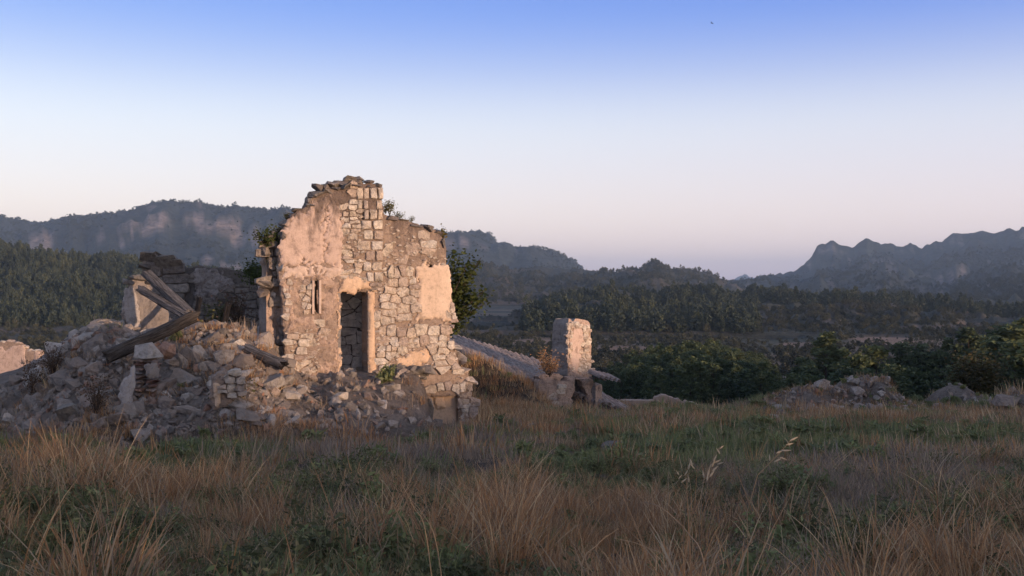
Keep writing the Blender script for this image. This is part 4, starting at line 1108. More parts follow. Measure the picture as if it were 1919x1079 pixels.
# roof of half-round tiles beyond the house
ra, rb_ = P(785, 612, 41.2), P(1020, 684, 40.0)
e1 = P(1012, 722, 35.6) - P(866, 638, 40.5); e2 = rb_ - ra
nrm = e2.cross(e1).normalized()
if nrm.z < 0: nrm = -nrm
roof = thing('tiled_roof', 'low roof of old half-round clay tiles behind the house corner', 'roof', ra)
M_TILE = stone_mat('clay_tile', [(0.32, 0.25, 0.21), (0.40, 0.31, 0.26), (0.27, 0.22, 0.195), (0.36, 0.31, 0.27), (0.44, 0.34, 0.28)], lichen=0.6)
u1 = e1.normalized(); u2 = (e2 - u1 * e2.dot(u1)).normalized()
nt1, nt2 = 12, 24
L1 = e1.length / nt1
W2 = e2.length / nt2
def tile_mesh():
    V = []; k = 7; r0 = 0.115
    for t, s, lift in ((0, 1.0, 0.03), (1, 0.86, 0.0)):
        for i in range(k):
            an = math.pi * i / (k - 1)
            for rr in (r0 * s, r0 * s - 0.018):
                V.append(u1 * (t * L1 * 1.18) + u2 * (math.cos(an) * rr) + nrm * (math.sin(an) * rr * 1.25 + (0.0 if t else 0.035)))
    f = []
    def ix(t, i, w): return t * 2 * k + i * 2 + w
    for i in range(k - 1):
        f.append((ix(0, i, 0), ix(0, i + 1, 0), ix(1, i + 1, 0), ix(1, i, 0)))
        f.append((ix(1, i, 1), ix(1, i + 1, 1), ix(0, i + 1, 1), ix(0, i, 1)))
        for t in (0, 1): f.append((ix(t, i, 0), ix(t, i, 1), ix(t, i + 1, 1), ix(t, i + 1, 0)))
    me = py_mesh('tile', V, f, M_TILE)
    return me
tm = tile_mesh()
for j in range(nt2):
    for i in range(nt1):
        if rg.random() < 0.04: continue
        base = ra + e2 * ((j + 0.5) / nt2) + u1 * (L1 * (nt1 - 1 - i)) 
        o = link('tile', tm, roof, base + nrm * rg.uniform(-.02, .02) - roof.location + u2 * rg.uniform(-.02, .02))
        o.rotation_euler = (rg.uniform(-.03, .03), rg.uniform(-.03, .03), rg.uniform(-.05, .05))
deck = [ra - nrm * 0.05, ra + e2 - nrm * 0.05, ra + e2 + e1 - nrm * 0.05, ra + e1 - nrm * 0.05]
vv = deck + [p - nrm * 0.09 for p in deck]
part_of(link('deck', py_mesh('deck', vv, [(0, 1, 2, 3), (7, 6, 5, 4), (0, 4, 5, 1), (1, 5, 6, 2), (2, 6, 7, 3), (3, 7, 4, 0)], M_MORTARD)), roof)

# chimney house
CY = 35.5
s = F / CY
ch = thing('chimney', 'square broken chimney with sunlit plastered face and shaded grey side', 'chimney', P(1068, 705, CY))
zc0, zc1 = P(1060, 712, CY).z, P(1060, 600, CY).z
rotated_pier('chimney', 1064, CY, 48, 0.86, 1.24, zc0, zc1, M_PLGREY, M_PLROUGH, 0.10, ch, 'shaft', 0.06, 9, 0.06)  # shade of the left side put into its greyer material
ced = P(1064, 539.5, CY)
CPl = Plane(1064, CY, -42, 0.0)
for px, py, w, h in ((1098, 622, 12, 10), (1100, 640, 10, 12), (1101, 655, 10, 9), (1103, 668, 12, 8), (1092, 612, 16, 9), (1080, 607, 14, 10), (1094, 634, 16, 9), (1103, 682, 10, 14), (1098, 694, 14, 10), (1066, 612, 8, 14), (1064, 640, 6, 14), (1065, 672, 7, 16), (1094, 672, 18, 6), (1090, 660, 16, 8), (1075, 690, 14, 10)):
    uu, vvv = CPl.uv(px, py)
    part_of(rock('stone', CPl.w(uu, vvv, -0.02), (w / s * 1.3, 0.10, h / s), (0, rg.uniform(-.06, .06), R(42)), M_STONE), ch)
csh = ch.children[0]
masonry(CPl, CPl.poly([(1086, 606), (1102, 610), (1107, 640), (1110, 702), (1078, 706), (1090, 664), (1092, 634)]), 0.24, 0.15, csh, M_STONE, 136, 0.03, jit=0.9)
masonry(CPl, CPl.poly([(1065, 606), (1090, 604), (1086, 614), (1071, 616), (1070, 702), (1065, 704)]), 0.17, 0.17, csh, M_STONE, 137, 0.03, jit=0.9)
cpq = CPl.poly([(1069, 622), (1080, 612), (1092, 616), (1094, 640), (1087, 655), (1090, 672), (1084, 696), (1072, 700), (1068, 660)])
part_of(grid_wall('plaster', CPl, lambda u, v: inpoly(cpq, u, v), box_of(cpq), 0.08, 0.04, 0.01, M_PLPINK, None, 0.03, 0.8, 135, 3), ch)
shed = thing('chimney_house', 'low crumbling house wall below the chimney with tiled eave', 'building', P(1070, 770, CY))
HP_ = Plane(1075, CY - 0.35, -20)
hpoly = HP_.poly([(1012, 704), (1040, 702), (1060, 706), (1112, 712), (1110, 740), (1118, 745), (1118, 800), (1008, 800)])
shadow_tri = HP_.poly([(1078, 712), (1088, 712), (1104, 745), (1104, 790), (1072, 790), (1074, 745)])  # opening cut to stand in for a triangle of shade
hol = HP_.poly([(1051, 708), (1061, 708), (1061, 717), (1051, 717)])
sc_core = part_of(grid_wall('wall', HP_, lambda u, v: inpoly(hpoly, u, v) & ~inpoly(shadow_tri, u, v) & ~inpoly(hol, u, v), box_of(hpoly), 0.5, 0.07, 0.05, M_PLROUGH, None, 0, 0.4, 131, 3), shed)
part_of(grid_wall('shadow_recess', HP_, lambda u, v: inpoly(hpoly, u, v), box_of(hpoly), 0.2, 0.1, 0.03, M_MORTARD, None, -0.45, 0.2, 132, 3), shed)  # dark backing that makes the shade of the triangle; also closes the hole
masonry(HP_, HP_.poly([(1014, 712), (1070, 714), (1070, 780), (1014, 780)]), 0.3, 0.18, sc_core, M_STONE, 133, 0.05, keep=0.4)
ev = P(1118, 704, CY - 0.3)
for k in range(5):
    o = link('eave_tile', tm, shed, ev + Vector((-0.28 + 0.15 * k, -0.25, 0.10 - 0.035 * k)) - shed.location)
    o.rotation_euler = (0, 0, 0.2)
for k in range(4):
    part_of(rock('eave_brick', ev + Vector((-0.22 + 0.16 * k, -0.1, -0.05 - 0.03 * k)), (0.12, 0.3, 0.06), (0, 0.2, 0.3), M_BRICK), shed)
part_of(rock('eave_slab', ev + Vector((0.02, -0.05, 0.03)), (0.85, 0.6, 0.07), (0, 0.2, 0.3), M_PLROUGH), shed)
rotated_pier('b', 1116, CY - 0.2, 48, 0.35, 0.35, P(1, 800, CY).z, P(1, 718, CY).z, M_PLGREY, M_PLROUGH, 0, shed, 'pillar', 0.04, 12, 0.08)  # left face greyed for shade, as on the chimney

# low wall at the edge of the field
WLP = Plane(1220, 37.5, 3)
lw2 = thing('low_wall', 'low crumbling earthen wall at the field edge right of the chimney', 'wall', P(1220, 775, 37.5))
wq = WLP.poly([(1132, 755), (1150, 752), (1180, 752), (1225, 752), (1232, 743), (1250, 742), (1258, 746), (1272, 746), (1280, 753), (1304, 756), (1308, 765), (1310, 800), (1130, 800)])
c2 = part_of(grid_wall('core', WLP, lambda u, v: inpoly(wq, u, v), box_of(wq), 0.6, 0.07, 0.06, plaster_mat('earth_wall', (0.40, 0.29, 0.21), (0.33, 0.24, 0.18), (0.24, 0.18, 0.14), 0.4, 0.05, 0.4), None, 0, 0.4, 141, 3), lw2)
masonry(WLP, wq, 0.5, 0.3, c2, stone_mat('earth_block', [(0.40, 0.29, 0.21), (0.34, 0.25, 0.18), (0.44, 0.33, 0.24)], lichen=0.3), 142, 0.05, keep=0.55)

# ------------------------------------------------------------------ plants: leaves, bushes, trees
def leaf_quads(cent, size, rgv, up=0.3, aspect=1.6):
    """one small bent leaf quad per centre"""
    n = len(cent)
    a = rgv.normal(size=(n, 3)); a[:, 2] = np.abs(a[:, 2]) * up + rgv.normal(size=n) * 0.35
    a /= np.linalg.norm(a, axis=1)[:, None]
    b = np.cross(a, rgv.normal(size=(n, 3))); b /= np.linalg.norm(b, axis=1)[:, None] + 1e-9
    s = size * rgv.uniform(0.6, 1.3, n)[:, None] if np.isscalar(size) else size[:, None]
    l = a * s * aspect * 0.5; w = b * s * 0.5
    V = np.stack([cent - l, cent + w * 0.9 - l * 0.1, cent + l, cent - w * 0.9 - l * 0.1], 1).reshape(-1, 3)
    Fq = np.arange(4 * n).reshape(n, 4)
    return V, Fq

def tube(pts, radii, k=6):
    V, Fc = [], []
    for i, p in enumerate(pts):
        p = Vector(p)
        d = (Vector(pts[min(i + 1, len(pts) - 1)]) - Vector(pts[max(i - 1, 0)])).normalized()
        x = d.orthogonal().normalized(); y = d.cross(x)
        for j in range(k):
            a = 2 * math.pi * j / k
            V.append(p + (x * math.cos(a) + y * math.sin(a)) * radii[i])
    for i in range(len(pts) - 1):
        for j in range(k): Fc.append((i * k + j, i * k + (j + 1) % k, (i + 1) * k + (j + 1) % k, (i + 1) * k + j))
    return V, Fc

def pine_meshes(seed, H=9.0, W=5.2, bottom=0.12, nclump=70, per=55, leaf=0.30, round_=1.0):
    g = np.random.default_rng(seed)
    V, Fc = [], []
    def add(v, f):
        o = len(V); V.extend(v); Fc.extend([tuple(i + o for i in q) for q in f])
    lean = g.normal(size=2) * 0.03 * H
    tp = [(lean[0] * t * t, lean[1] * t * t, H * 0.92 * t) for t in np.linspace(0, 1, 7)]
    add(*tube(tp, [0.18 * (1 - 0.85 * t) * H / 9 for t in np.linspace(0, 1, 7)]))
    cl = []; rad = []
    for k in range(nclump):
        t = g.uniform(bottom, 1.0)
        prof = math.sin(min(1, (t - bottom) / (1 - bottom) * 0.86 + 0.14) * math.pi) ** 0.6 * (1 - 0.35 * t) * round_
        an = g.uniform(0, 2 * math.pi); rr = W / 2 * prof * math.sqrt(g.uniform(0.15, 1.0)) * g.uniform(0.8, 1.2)
        c = np.array([lean[0] * t * t + rr * math.cos(an), lean[1] * t * t + rr * math.sin(an), H * t + g.normal() * 0.2])
        cl.append(c); rad.append(W * g.uniform(0.09, 0.17))
        if k % 4 == 0:
            b0 = Vector((lean[0] * t * t, lean[1] * t * t, max(0.3, c[2] - rr * 0.4)))
            add(*tube([b0, (b0 + Vector(c)) / 2 + Vector((0, 0, .1)), Vector(c)], [0.05, 0.035, 0.015], 4))
    trunk = py_mesh('trunk', V, Fc, M_BARK)
    cent = []
    for c, r_ in zip(cl, rad):
        d = g.normal(size=(per, 3)); d /= np.linalg.norm(d, axis=1)[:, None]
        cent.append(c + d * (r_ * g.uniform(0.35, 1.05, (per, 1))) * np.array([1.15, 1.15, 0.75]))
    cv, cf = leaf_quads(np.vstack(cent), leaf, g)
    crown = np_mesh('crown', cv, cf, M_PINE)
    return trunk, crown
PINES = [pine_meshes(700, 9.5, 5.6), pine_meshes(701, 8.5, 5.2, 0.08), pine_meshes(702, 10.5, 4.6, 0.15), pine_meshes(703, 7.5, 5.4, 0.05), pine_meshes(704, 9.0, 6.2, 0.2), pine_meshes(705, 8.0, 4.2, 0.05)]
def pine(x, y, i, sc, label, group=None, rz=None, sink=0.2, cat='tree', name='pine_tree', wide=1.0):
    z = gz(x, y) - sink
    t = thing(name, label, cat, (x, y, z), group)
    t.rotation_euler = (0, 0, rz if rz is not None else random.uniform(0, 6.28)); t.scale = (sc * wide, sc * wide, sc)
    link('trunk', PINES[i][0], t); link('crown', PINES[i][1], t)
    return t
def at_px(px, Y): return ((px - 959.5) / F * Y, Y)

# the wood beyond the low wall (nearest rows stand free; deeper rows fill it)
g = np.random.default_rng(801)
wood_top = ([1100, 1125, 1160, 1200, 1250, 1290, 1340, 1390, 1430, 1460, 1480], [705, 688, 668, 650, 638, 632, 640, 650, 662, 690, 712])
cnt = 0
for row, (Yd, n) in enumerate(((128, 13), (142, 15), (158, 16), (176, 16), (196, 15), (216, 13))):
    for k in range(n):
        px = 1112 + (1470 - 1112) * (k + g.uniform(0.1, 0.9)) / n
        Y = Yd + g.uniform(-6, 6)
        x, y = at_px(px, Y)
        top = np.interp(px, *wood_top) + g.uniform(-2, 10)
        ztop = EYE - (top - 539.5) / F * Y
        i = int(g.integers(0, 6)); h = [9.5, 8.5, 10.5, 7.5, 9, 8][i]
        sc = (ztop - gz(x, y)) / h * (0.72 + 0.055 * row)
        if sc < 0.3: continue
        sc = min(sc, 1.15)
        lr = 'at the left end' if px < 1190 else ('left of the middle' if px < 1280 else ('right of the middle' if px < 1370 else 'at the right end'))
        dp = ['in the front row', 'in the second row', 'in the third row', 'in the fourth row', 'in the fifth row', 'on the top edge'][row]
        pine(x, y, i, sc, 'dark green pine %s of the wood, %s' % (lr, dp), 'pines in the wood right of the chimney', wide=1.1 if sc < .8 else 1.0); cnt += 1
# trees on the right, traced
right = [(1545, 128, 625, 2, 1.5, 'tall dark pine standing highest between the wood and the track'), (1505, 135, 668, 0, 1.2, 'broad low pine left of the tall dark one'), (1520, 118, 690, 3, 1.1, 'small round pine at the foot of the tall dark one'),
         (1575, 135, 650, 1, 1.1, 'pine close against the right side of the tall dark one'), (1605, 120, 658, 5, 1.0, 'slender pine just left of the bare track'), (1645, 122, 645, 1, 1.2, 'round pine standing under the bare track'),
         (1690, 125, 640, 0, 1.1, 'pointed pine in front of the bare track'), (1730, 122, 650, 4, 1.1, 'spreading pine right of the pointed one'), (1765, 120, 652, 5, 1.0, 'narrow pine in the row below the track end'),
         (1785, 130, 636, 2, 1.0, 'tall thin pine left of the big gap'), (1815, 128, 618, 2, 1.3, 'tall dark pine over the round orange-green bush'), (1848, 130, 628, 0, 1.1, 'pine just right of the tall one over the bush'),
         (1885, 118, 605, 1, 1.4, 'large dark pine nearly at the frame edge'), (1915, 115, 605, 4, 1.5, 'large dark pine cut by the frame edge'), (1900, 100, 650, 3, 1.2, 'low pine in front of the large frame edge pines'),
         (1670, 112, 690, 3, 1.0, 'low shrubby pine below the pointed one'), (1590, 110, 700, 3, 1.0, 'low shrubby pine below the slender one'), (1710, 108, 694, 3, 1.0, 'low shrubby pine below the spreading one')]
for px, Y, top, i, wd, lb in right:
    x, y = at_px(px, Y)
    h = [9.5, 8.5, 10.5, 7.5, 9, 8][i]
    sc = (EYE - (top - 539.5) / F * Y - gz(x, y)) / h
    pine(x, y, i, sc, lb, 'pines along the right side', wide=min(1.5, wd))
g = np.random.default_rng(802)
for k in range(34):
    px = g.uniform(1480, 1990); Y = g.uniform(100, 165)
    x, y = at_px(px, Y); top = np.interp(px, [1480, 1560, 1640, 1760, 1850, 1990], [705, 690, 690, 688, 665, 655]) + g.uniform(-8, 20)
    i = int(g.integers(0, 6)); h = [9.5, 8.5, 10.5, 7.5, 9, 8][i]
    sc = (EYE - (top - 539.5) / F * Y - gz(x, y)) / h
    near = min(right, key=lambda q: abs(q[0] - px))
    nm_ = near[5].split(' ')
    if sc > 0.25: pine(x, y, i, min(sc, 1.2), 'dim low pine %s the %s' % ('in front of' if Y < near[1] else 'behind', ' '.join(nm_[:8]).rstrip(' the')), 'pines filling the right row', wide=1.2)
# unseen pines added behind and beside the viewer to shade the heap
for x, y, i, sc in ((18.6, -4.5, 0, 0.95), (22.2, -6.5, 4, 0.95), (15.6, -2.0, 3, 0.95)):
    pine(x, y, i, sc, 'pine tree added out of view to shade the heap', 'pines added for shade')

# round bush right, in front of the pines
def bush_meshes(seed, W, H, n, leaf, mat, nb=9, up=0.3):
    g = np.random.default_rng(seed)
    V, Fc = [], []
    cent = []
    for k in range(nb):
        an = g.uniform(0, 6.28); rr = W / 2 * math.sqrt(g.uniform(0.05, 1)) * 0.85; hh = H * g.uniform(0.5, 1.0) * (1 - 0.35 * (2 * rr / W) ** 2)
        tip = Vector((rr * math.cos(an), rr * math.sin(an), hh))
        mid = tip * 0.5 + Vector((0, 0, 0.12 * H))
        v, f = tube([(0, 0, 0), mid, tip], [0.012 * W, 0.008 * W, 0.003 * W], 4)
        o = len(V); V.extend(v); Fc.extend([tuple(i + o for i in q) for q in f])
        m = n // nb
        t = g.uniform(0.25, 1.05, (m, 1)) ** 0.7
        base = np.array(mid)[None] * (2 * t * (1 - t)) + np.array(tip)[None] * t * t
        cent.append(base + g.normal(size=(m, 3)) * np.array([W, W, H]) * 0.085 * (0.5 + t))
    c = np.vstack(cent); c[:, 2] = np.maximum(c[:, 2], 0.02 * H)
    cv, cf = leaf_quads(c, leaf, g, up)
    return py_mesh('stem', V, Fc, M_BARK), np_mesh('foliage', cv, cf, mat)
def bush(name, loc, meshes, label, cat='bush', sc=1.0, rz=0.0, group=None, rot=None):
    t = thing(name, label, cat, loc, group); t.scale = (sc,) * 3; t.rotation_euler = rot or (0, 0, rz)
    link('stem', meshes[0], t); link('foliage', meshes[1], t)
    return t
x, y = at_px(1828, 78)
rb = bush_meshes(901, 4.4, 4.0, 5200, 0.17, leaf_mat('russet_leaves', [(0.05, 0.055, 0.025), (0.075, 0.07, 0.03), (0.12, 0.085, 0.035), (0.045, 0.05, 0.024)]), 26)
zb_ = EYE - (735 - 539.5) / F * 78
bush('round_bush', (x, y, max(gz(x, y), zb_ - 1.0)), rb, 'round olive and russet bush before the right hand pines')
scm = bush_meshes(902, 3.2, 2.6, 2600, 0.16, M_SCRUB, 18)
for k, x in enumerate((6.6, 10.6, 14.0)):      # unseen scrub row added beside the viewer to shade the near field
    bush('scrub_bush', (x, -2.6 - 0.3 * (k % 2), gz(x, -2.8) - 0.1), scm, 'scrub bush added out of view to shade the near field', sc=0.8, rz=k * 1.7, group='scrub row added for shade')
for k, (px, Y, sc, lb) in enumerate(((1755, 80, 1.0, 'pale grey green bush left of the round russet bush'), (1700, 84, 0.8, 'low grey green bush below the spreading pine'), (1350, 62, 1.1, 'dark low bush in the hollow beyond the low wall'), (1390, 66, 1.0, 'scrubby bush beside the hollow bush'), (1480, 70, 1.0, 'low bush behind the overgrown mound'), (1880, 74, 1.1, 'green bush right of the round russet bush'))):
    x, y = at_px(px, Y); bush('scrub_bush', (x, y, gz(x, y) - 0.1), scm, lb, sc=sc, rz=k * 1.3)

# fig growing out of the house's right side
u, v = FP.uv(842, 625)
fm = bush_meshes(903, 1.0, 1.0, 60, 0.1, M_FIG)   # placeholder for seeds
def fig():
    g = np.random.default_rng(904)
    base = FP.w(u - 0.1, v, -0.75)
    t = thing('fig_bush', 'dark leafy fig bush growing from the right side of the house', 'bush', base)
    tips = [(862, 478, 0.5), (880, 482, 0.3), (902, 482, 0.2), (848, 500, 0.2), (893, 500, 0.3), (905, 548, 0.0), (916, 555, -0.1), (898, 565, 0.1), (875, 530, 0.4), (860, 520, 0.2), (885, 548, 0.3), (862, 560, 0.1), (868, 590, 0.2), (856, 612, 0.1), (872, 505, 0.0), (850, 470, 0.6), (858, 540, 0.0), (880, 520, 0.1), (866, 545, 0.3), (852, 590, 0.2), (906, 545, .1), (908, 568, 0)]
    V, Fc, cent = [], [], []
    for k, (px, py, dd) in enumerate(tips):
        tip = P(px, py, base.y + dd) - base
        mid = tip * 0.55 + Vector((g.normal() * .06, g.normal() * .08, 0.08 if py < 560 else -0.05))
        v_, f_ = tube([(0, 0, 0), mid, tip], [0.03, 0.018, 0.006], 5)
        o = len(V); V.extend(v_); Fc.extend([tuple(i + o for i in q) for q in f_])
        m = 120 if px < 890 else 70
        tt = g.uniform(0.35, 1.03, (m, 1))
        b = np.array(mid)[None] * (2 * tt * (1 - tt)) + np.array(tip)[None] * tt * tt
        cent.append(b + g.normal(size=(m, 3)) * 0.095)
    link('branch', py_mesh('branch', V, Fc, M_BARK), t)
    cv, cf = leaf_quads(np.vstack(cent), 0.085, g, 0.2, 1.35)
    link('foliage', np_mesh('foliage', cv, cf, M_FIG), t)
fig()
# weeds rooted in the broken masonry
wm1 = bush_meshes(905, 0.42, 0.5, 260, 0.035, M_WEED, 9)
wm2 = bush_meshes(906, 0.5, 0.36, 260, 0.032, M_WEED, 12)
wm3 = bush_meshes(907, 0.36, 0.5, 160, 0.05, M_YELLOW, 7)
gm = bush_meshes(908, 0.75, 0.62, 620, 0.05, M_FIG, 14)
def wallplant(px, py, Y, m, lb, sc=1.0, back=0.0):
    loc = FP.w(*FP.uv(px, py), -0.22 if back > 0 else -0.3) if 22.9 < Y < 24.5 else P(px, py, Y + back)
    bush('weed', loc, m, lb, 'plant', sc, random.uniform(0, 6))
wallplant(735, 404, 23.3, wm1, 'feathery weed on the step right of the dressed corner', 0.95, 0.25)
wallplant(726, 400, 23.3, wm1, 'thin weed close against the dressed corner', 0.7, 0.3)
wallplant(752, 412, 23.3, wm2, 'low weed tuft on the sloping wall top', 0.75, 0.2)
wallplant(776, 417, 23.2, wm1, 'single upright sprig on the sloping wall top', 0.42, 0.2)
wallplant(835, 455, 23.1, wm3, 'yellowing shrublet at the right shoulder of the wall', 0.85, 0.25)
wallplant(541, 415, 24.1, wm1, 'small weed at the left shoulder of the plaster', 0.55, 0.2)
wallplant(530, 440, 24.1, wm2, 'dark weed hanging on the left broken edge', 0.7, 0.1)
wallplant(505, 470, 24.3, gm, 'dark green shrub rooted in the broken wall end', 0.95, -0.05)
wallplant(518, 505, 24.2, wm2, 'weed tuft halfway down the broken wall end', 0.8, -0.1)
wallplant(486, 545, 25.8, gm, 'dark green shrub between the back wall and the pier', 1.1)
wallplant(470, 530, 26.6, gm, 'green creeper topping the back wall', 1.0)
wallplant(425, 790, 19.5, wm2, 'olive green herb clump at the foot of the heap', 1.9)
wallplant(445, 770, 19.9, wm2, 'olive green herb clump below the wall stump', 1.7)
wallplant(1030, 712, 34.9, bush_meshes(909, 1.1, 1.2, 700, 0.06, M_DRY, 30), 'dry russet weed clump left of the chimney foot', 0.95)
for k, (px, Y, m, lb, sc) in enumerate(((445, 24.6, bush_meshes(910, 1.0, 1.2, 500, 0.05, leaf_mat('russet_weed', [(0.15, 0.09, 0.06), (0.2, 0.13, 0.09), (0.1, 0.07, 0.05)]), 24), 'russet dry bush before the back wall by the pier', 0.95), (410, 25.0, wm2, 'grey green weeds before the back wall', 2.2))):
    x, y = at_px(px, Y); bush('dry_bush', (x, y, gz(x, y)), m, lb, 'bush', sc)
bm_ = bush_meshes(911, 1.1, 1.5, 500, 0.05, leaf_mat('brown_weed', [(0.10, 0.065, 0.045), (0.14, 0.09, 0.06), (0.07, 0.05, 0.035)]), 22)
for px, py, lb in ((100, 700, 'tall brown dead weed on the left shoulder of the heap'), (60, 735, 'brown dead weed low on the left flank'), (180, 770, 'dark dead weed in the dip of the left flank')):
    Y = depth_for(px, py + 10) or 20; x, y = at_px(px, Y); bush('dead_weed', (x, y, gz(x, y) - .05), bm_, lb, 'plant', 0.6, px)

# ------------------------------------------------------------------ distant woods and scrub (too many to count)
def collection_of(name, meshes):
    c = bpy.data.collections.new(name)
    for i, me in enumerate(meshes):
        c.objects.link(bpy.data.objects.new('%s_%02d' % (name, i), me))
    return c

def scatter(name, pts, rot, scl, coll, label, cat='grass'):
    n = len(pts)
    me = bpy.data.meshes.new(name); me.vertices.add(n); me.vertices.foreach_set('co', np.asarray(pts, np.float32).ravel())
    a = me.attributes.new('rot', 'FLOAT_VECTOR', 'POINT'); a.data.foreach_set('vector', np.asarray(rot, np.float32).ravel())
    a = me.attributes.new('scl', 'FLOAT_VECTOR', 'POINT'); a.data.foreach_set('vector', np.asarray(scl, np.float32).ravel())
    a = me.attributes.new('pick', 'INT', 'POINT'); a.data.foreach_set('value', np.random.default_rng(n).integers(0, len(coll.objects), n).astype(np.int32))
    o = link(name, me); tag(o, label, cat, kind='stuff')
    ng = bpy.data.node_groups.new(name + '_scatter', 'GeometryNodeTree')
    ng.interface.new_socket('Geometry', in_out='INPUT', socket_type='NodeSocketGeometry'); ng.interface.new_socket('Geometry', in_out='OUTPUT', socket_type='NodeSocketGeometry')
    N = ng.nodes; gi = N.new('NodeGroupInput'); go = N.new('NodeGroupOutput')
    iop = N.new('GeometryNodeInstanceOnPoints'); ci = N.new('GeometryNodeCollectionInfo')
    ci.inputs['Collection'].default_value = coll; ci.inputs['Separate Children'].default_value = True; ci.inputs['Reset Children'].default_value = True
    def na(nm, ty):
        q = N.new('GeometryNodeInputNamedAttribute'); q.data_type = ty; q.inputs['Name'].default_value = nm; return q.outputs['Attribute']
    e2r = N.new('FunctionNodeEulerToRotation')
    ng.links.new(gi.outputs[0], iop.inputs['Points']); ng.links.new(ci.outputs[0], iop.inputs['Instance'])
    iop.inputs['Pick Instance'].default_value = True
    ng.links.new(na('pick', 'INT'), iop.inputs['Instance Index'])
    ng.links.new(na('rot', 'FLOAT_VECTOR'), e2r.inputs[0]); ng.links.new(e2r.outputs[0], iop.inputs['Rotation'])
    ng.links.new(na('scl', 'FLOAT_VECTOR'), iop.inputs['Scale'])
    ng.links.new(iop.outputs[0], go.inputs[0])
    md = o.modifiers.new('scatter', 'NODES'); md.node_group = ng
    return o

def far_tree(seed, mat, ncl, per, leaf, cone=0.0):
    g = np.random.default_rng(seed); cent = []
    for k in range(ncl):
        t = g.uniform(0.05, 1.0); an = g.uniform(0, 6.28)
        rr = 0.5 * (math.sin((0.12 + 0.88 * t) * math.pi) ** 0.6) * (1 - cone * t) * math.sqrt(g.uniform(0.1, 1))
        c = np.array([rr * math.cos(an), rr * math.sin(an), t * 0.95])
        d = g.normal(size=(per, 3)); d /= np.linalg.norm(d, axis=1)[:, None]
        cent.append(c + d * 0.16 * g.uniform(0.3, 1.0, (per, 1)))
    c = np.vstack(cent); c[:, 2] = np.maximum(c[:, 2], 0.0)
    V, Fq = leaf_quads(c, leaf, g, 0.4, 1.3)
    return np_mesh('far_tree', V, Fq, mat)
TREEC = {}
def tree_coll(mat):
    if mat.name not in TREEC:
        TREEC[mat.name] = collection_of('far_' + mat.name, [far_tree(1500 + i, mat, 12 + 5 * (i % 4), 22 + 4 * (i % 5), 0.09 + 0.015 * (i % 3), 0.3 * (i % 3)) for i in range(9)])
    return TREEC[mat.name]
def woodland(name, n, pxr, rr, layer, size, hs, mat, seed, label, dens=None):
    g = np.random.default_rng(seed)
    px = g.uniform(*pxr, n * 3); r = np.sqrt(g.uniform(rr[0] ** 2, rr[1] ** 2, n * 3))
    az = np.arctan((px - 959.5) / F); x = r * np.sin(az); y = r * np.cos(az)
    z, ids, PX, _ = terrain(x, y)
    k = np.isin(ids, layer)
    if dens is not None: k &= g.random(len(x)) < dens(x, y, px, r)
    if rr[1] < 900: k &= g.random(len(x)) > (0.93 if size > 1.5 else 0.7) * open_ground(x, y, z)
    x, y, z = x[k][:n], y[k][:n], z[k][:n]
    m = len(x)
    s = size * (0.40 + 1.35 * g.random(m) ** 2.2); h = s * g.uniform(hs[0], hs[1], m)
    scatter(name, np.stack([x, y, z - 0.08 * h], 1), np.stack([np.zeros(m), np.zeros(m), g.uniform(0, 6.28, m)], 1), np.stack([s, s, h], 1), tree_coll(mat), label, 'woodland')
def clump(sx, lo, seed): return lambda x, y, px, r: sm(lo, lo + 0.35, fbm(x * sx, y * sx, seed, 3))
# the prototypes stand in collections outside the scene; each mass is one object
woodland('woodland', 10000, (-80, 620), (520, 960), [6], 4.4, (0.75, 1.7), M_WOODLAND, 1001, 'dense dark wood covering the hill at the left', dens=clump(0.02, -0.55, 12))
woodland('woodland', 6500, (980, 1420), (430, 860), [5], 4.1, (0.7, 1.6), M_WOODLAND, 1002, 'dark wood on the low hill behind the chimney', dens=clump(0.012, -0.45, 3))
woodland('woodland', 3400, (1330, 1960), (640, 870), [5], 4.4, (0.7, 1.6), M_WOODLAND, 1003, 'long belt of dark trees across the slope at the right', dens=lambda x, y, px, r: sm(690, 740, r))
woodland('scrub', 3600, (1280, 1960), (200, 690), [0, 5], 2.2, (0.6, 1.1), M_SCRUB, 1004, 'olive scrub and small trees on the terraces at the right', dens=clump(0.02, -0.4, 5))
woodland('scrub', 2200, (820, 1330), (190, 560), [0, 5], 2.2, (0.6, 1.1), M_SCRUB, 1005, 'scrub on the terraces beyond the tiled roof', dens=clump(0.025, -0.5, 6))
woodland('scrub', 1500, (-60, 320), (170, 560), [0, 6], 2.6, (0.6, 1.1), M_SCRUB, 1006, 'scrub on the terraces at the left', dens=clump(0.02, -0.3, 7))
woodland('woodland', 12000, (600, 1560), (1050, 2150), [4], 4.4, (0.6, 1.2), M_SCRUB, 1007, 'scattered trees over the hill in the middle distance', dens=clump(0.006, -0.4, 8))
woodland('woodland', 24000, (-80, 1130), (1500, 3900), [2], 5.8, (0.5, 0.95), M_FARWOOD, 1008, 'trees covering the long cliff mountain', dens=lambda x, y, px, r: 0.9 * sm(-0.5, 0.0, fbm(x * 0.004, y * 0.004, 9, 3)) * (1 - 0.92 * ((r > 2560) & (r < 3120)) * (fbm(px * 0.012, r * 0.004, 101, 4) > -0.2)))
woodland('woodland', 20000, (1300, 2000), (1250, 3500), [3], 5.5, (0.5, 0.95), M_FARWOOD, 1009, 'trees covering the craggy mountain at the right', dens=clump(0.004, -0.5, 10))
woodland('scrub', 9000, (-60, 1960), (150, 640), [0, 5], 1.25, (0.5, 0.9), M_SCRUB, 1012, 'tiny scrub dotting the valley floor', dens=clump(0.03, -0.6, 15))
woodland('scrub', 700, (1130, 1960), (52, 135), [-1, 0], 1.5, (0.6, 1.0), M_SCRUB, 1010, 'low scrub on the bank below the field')
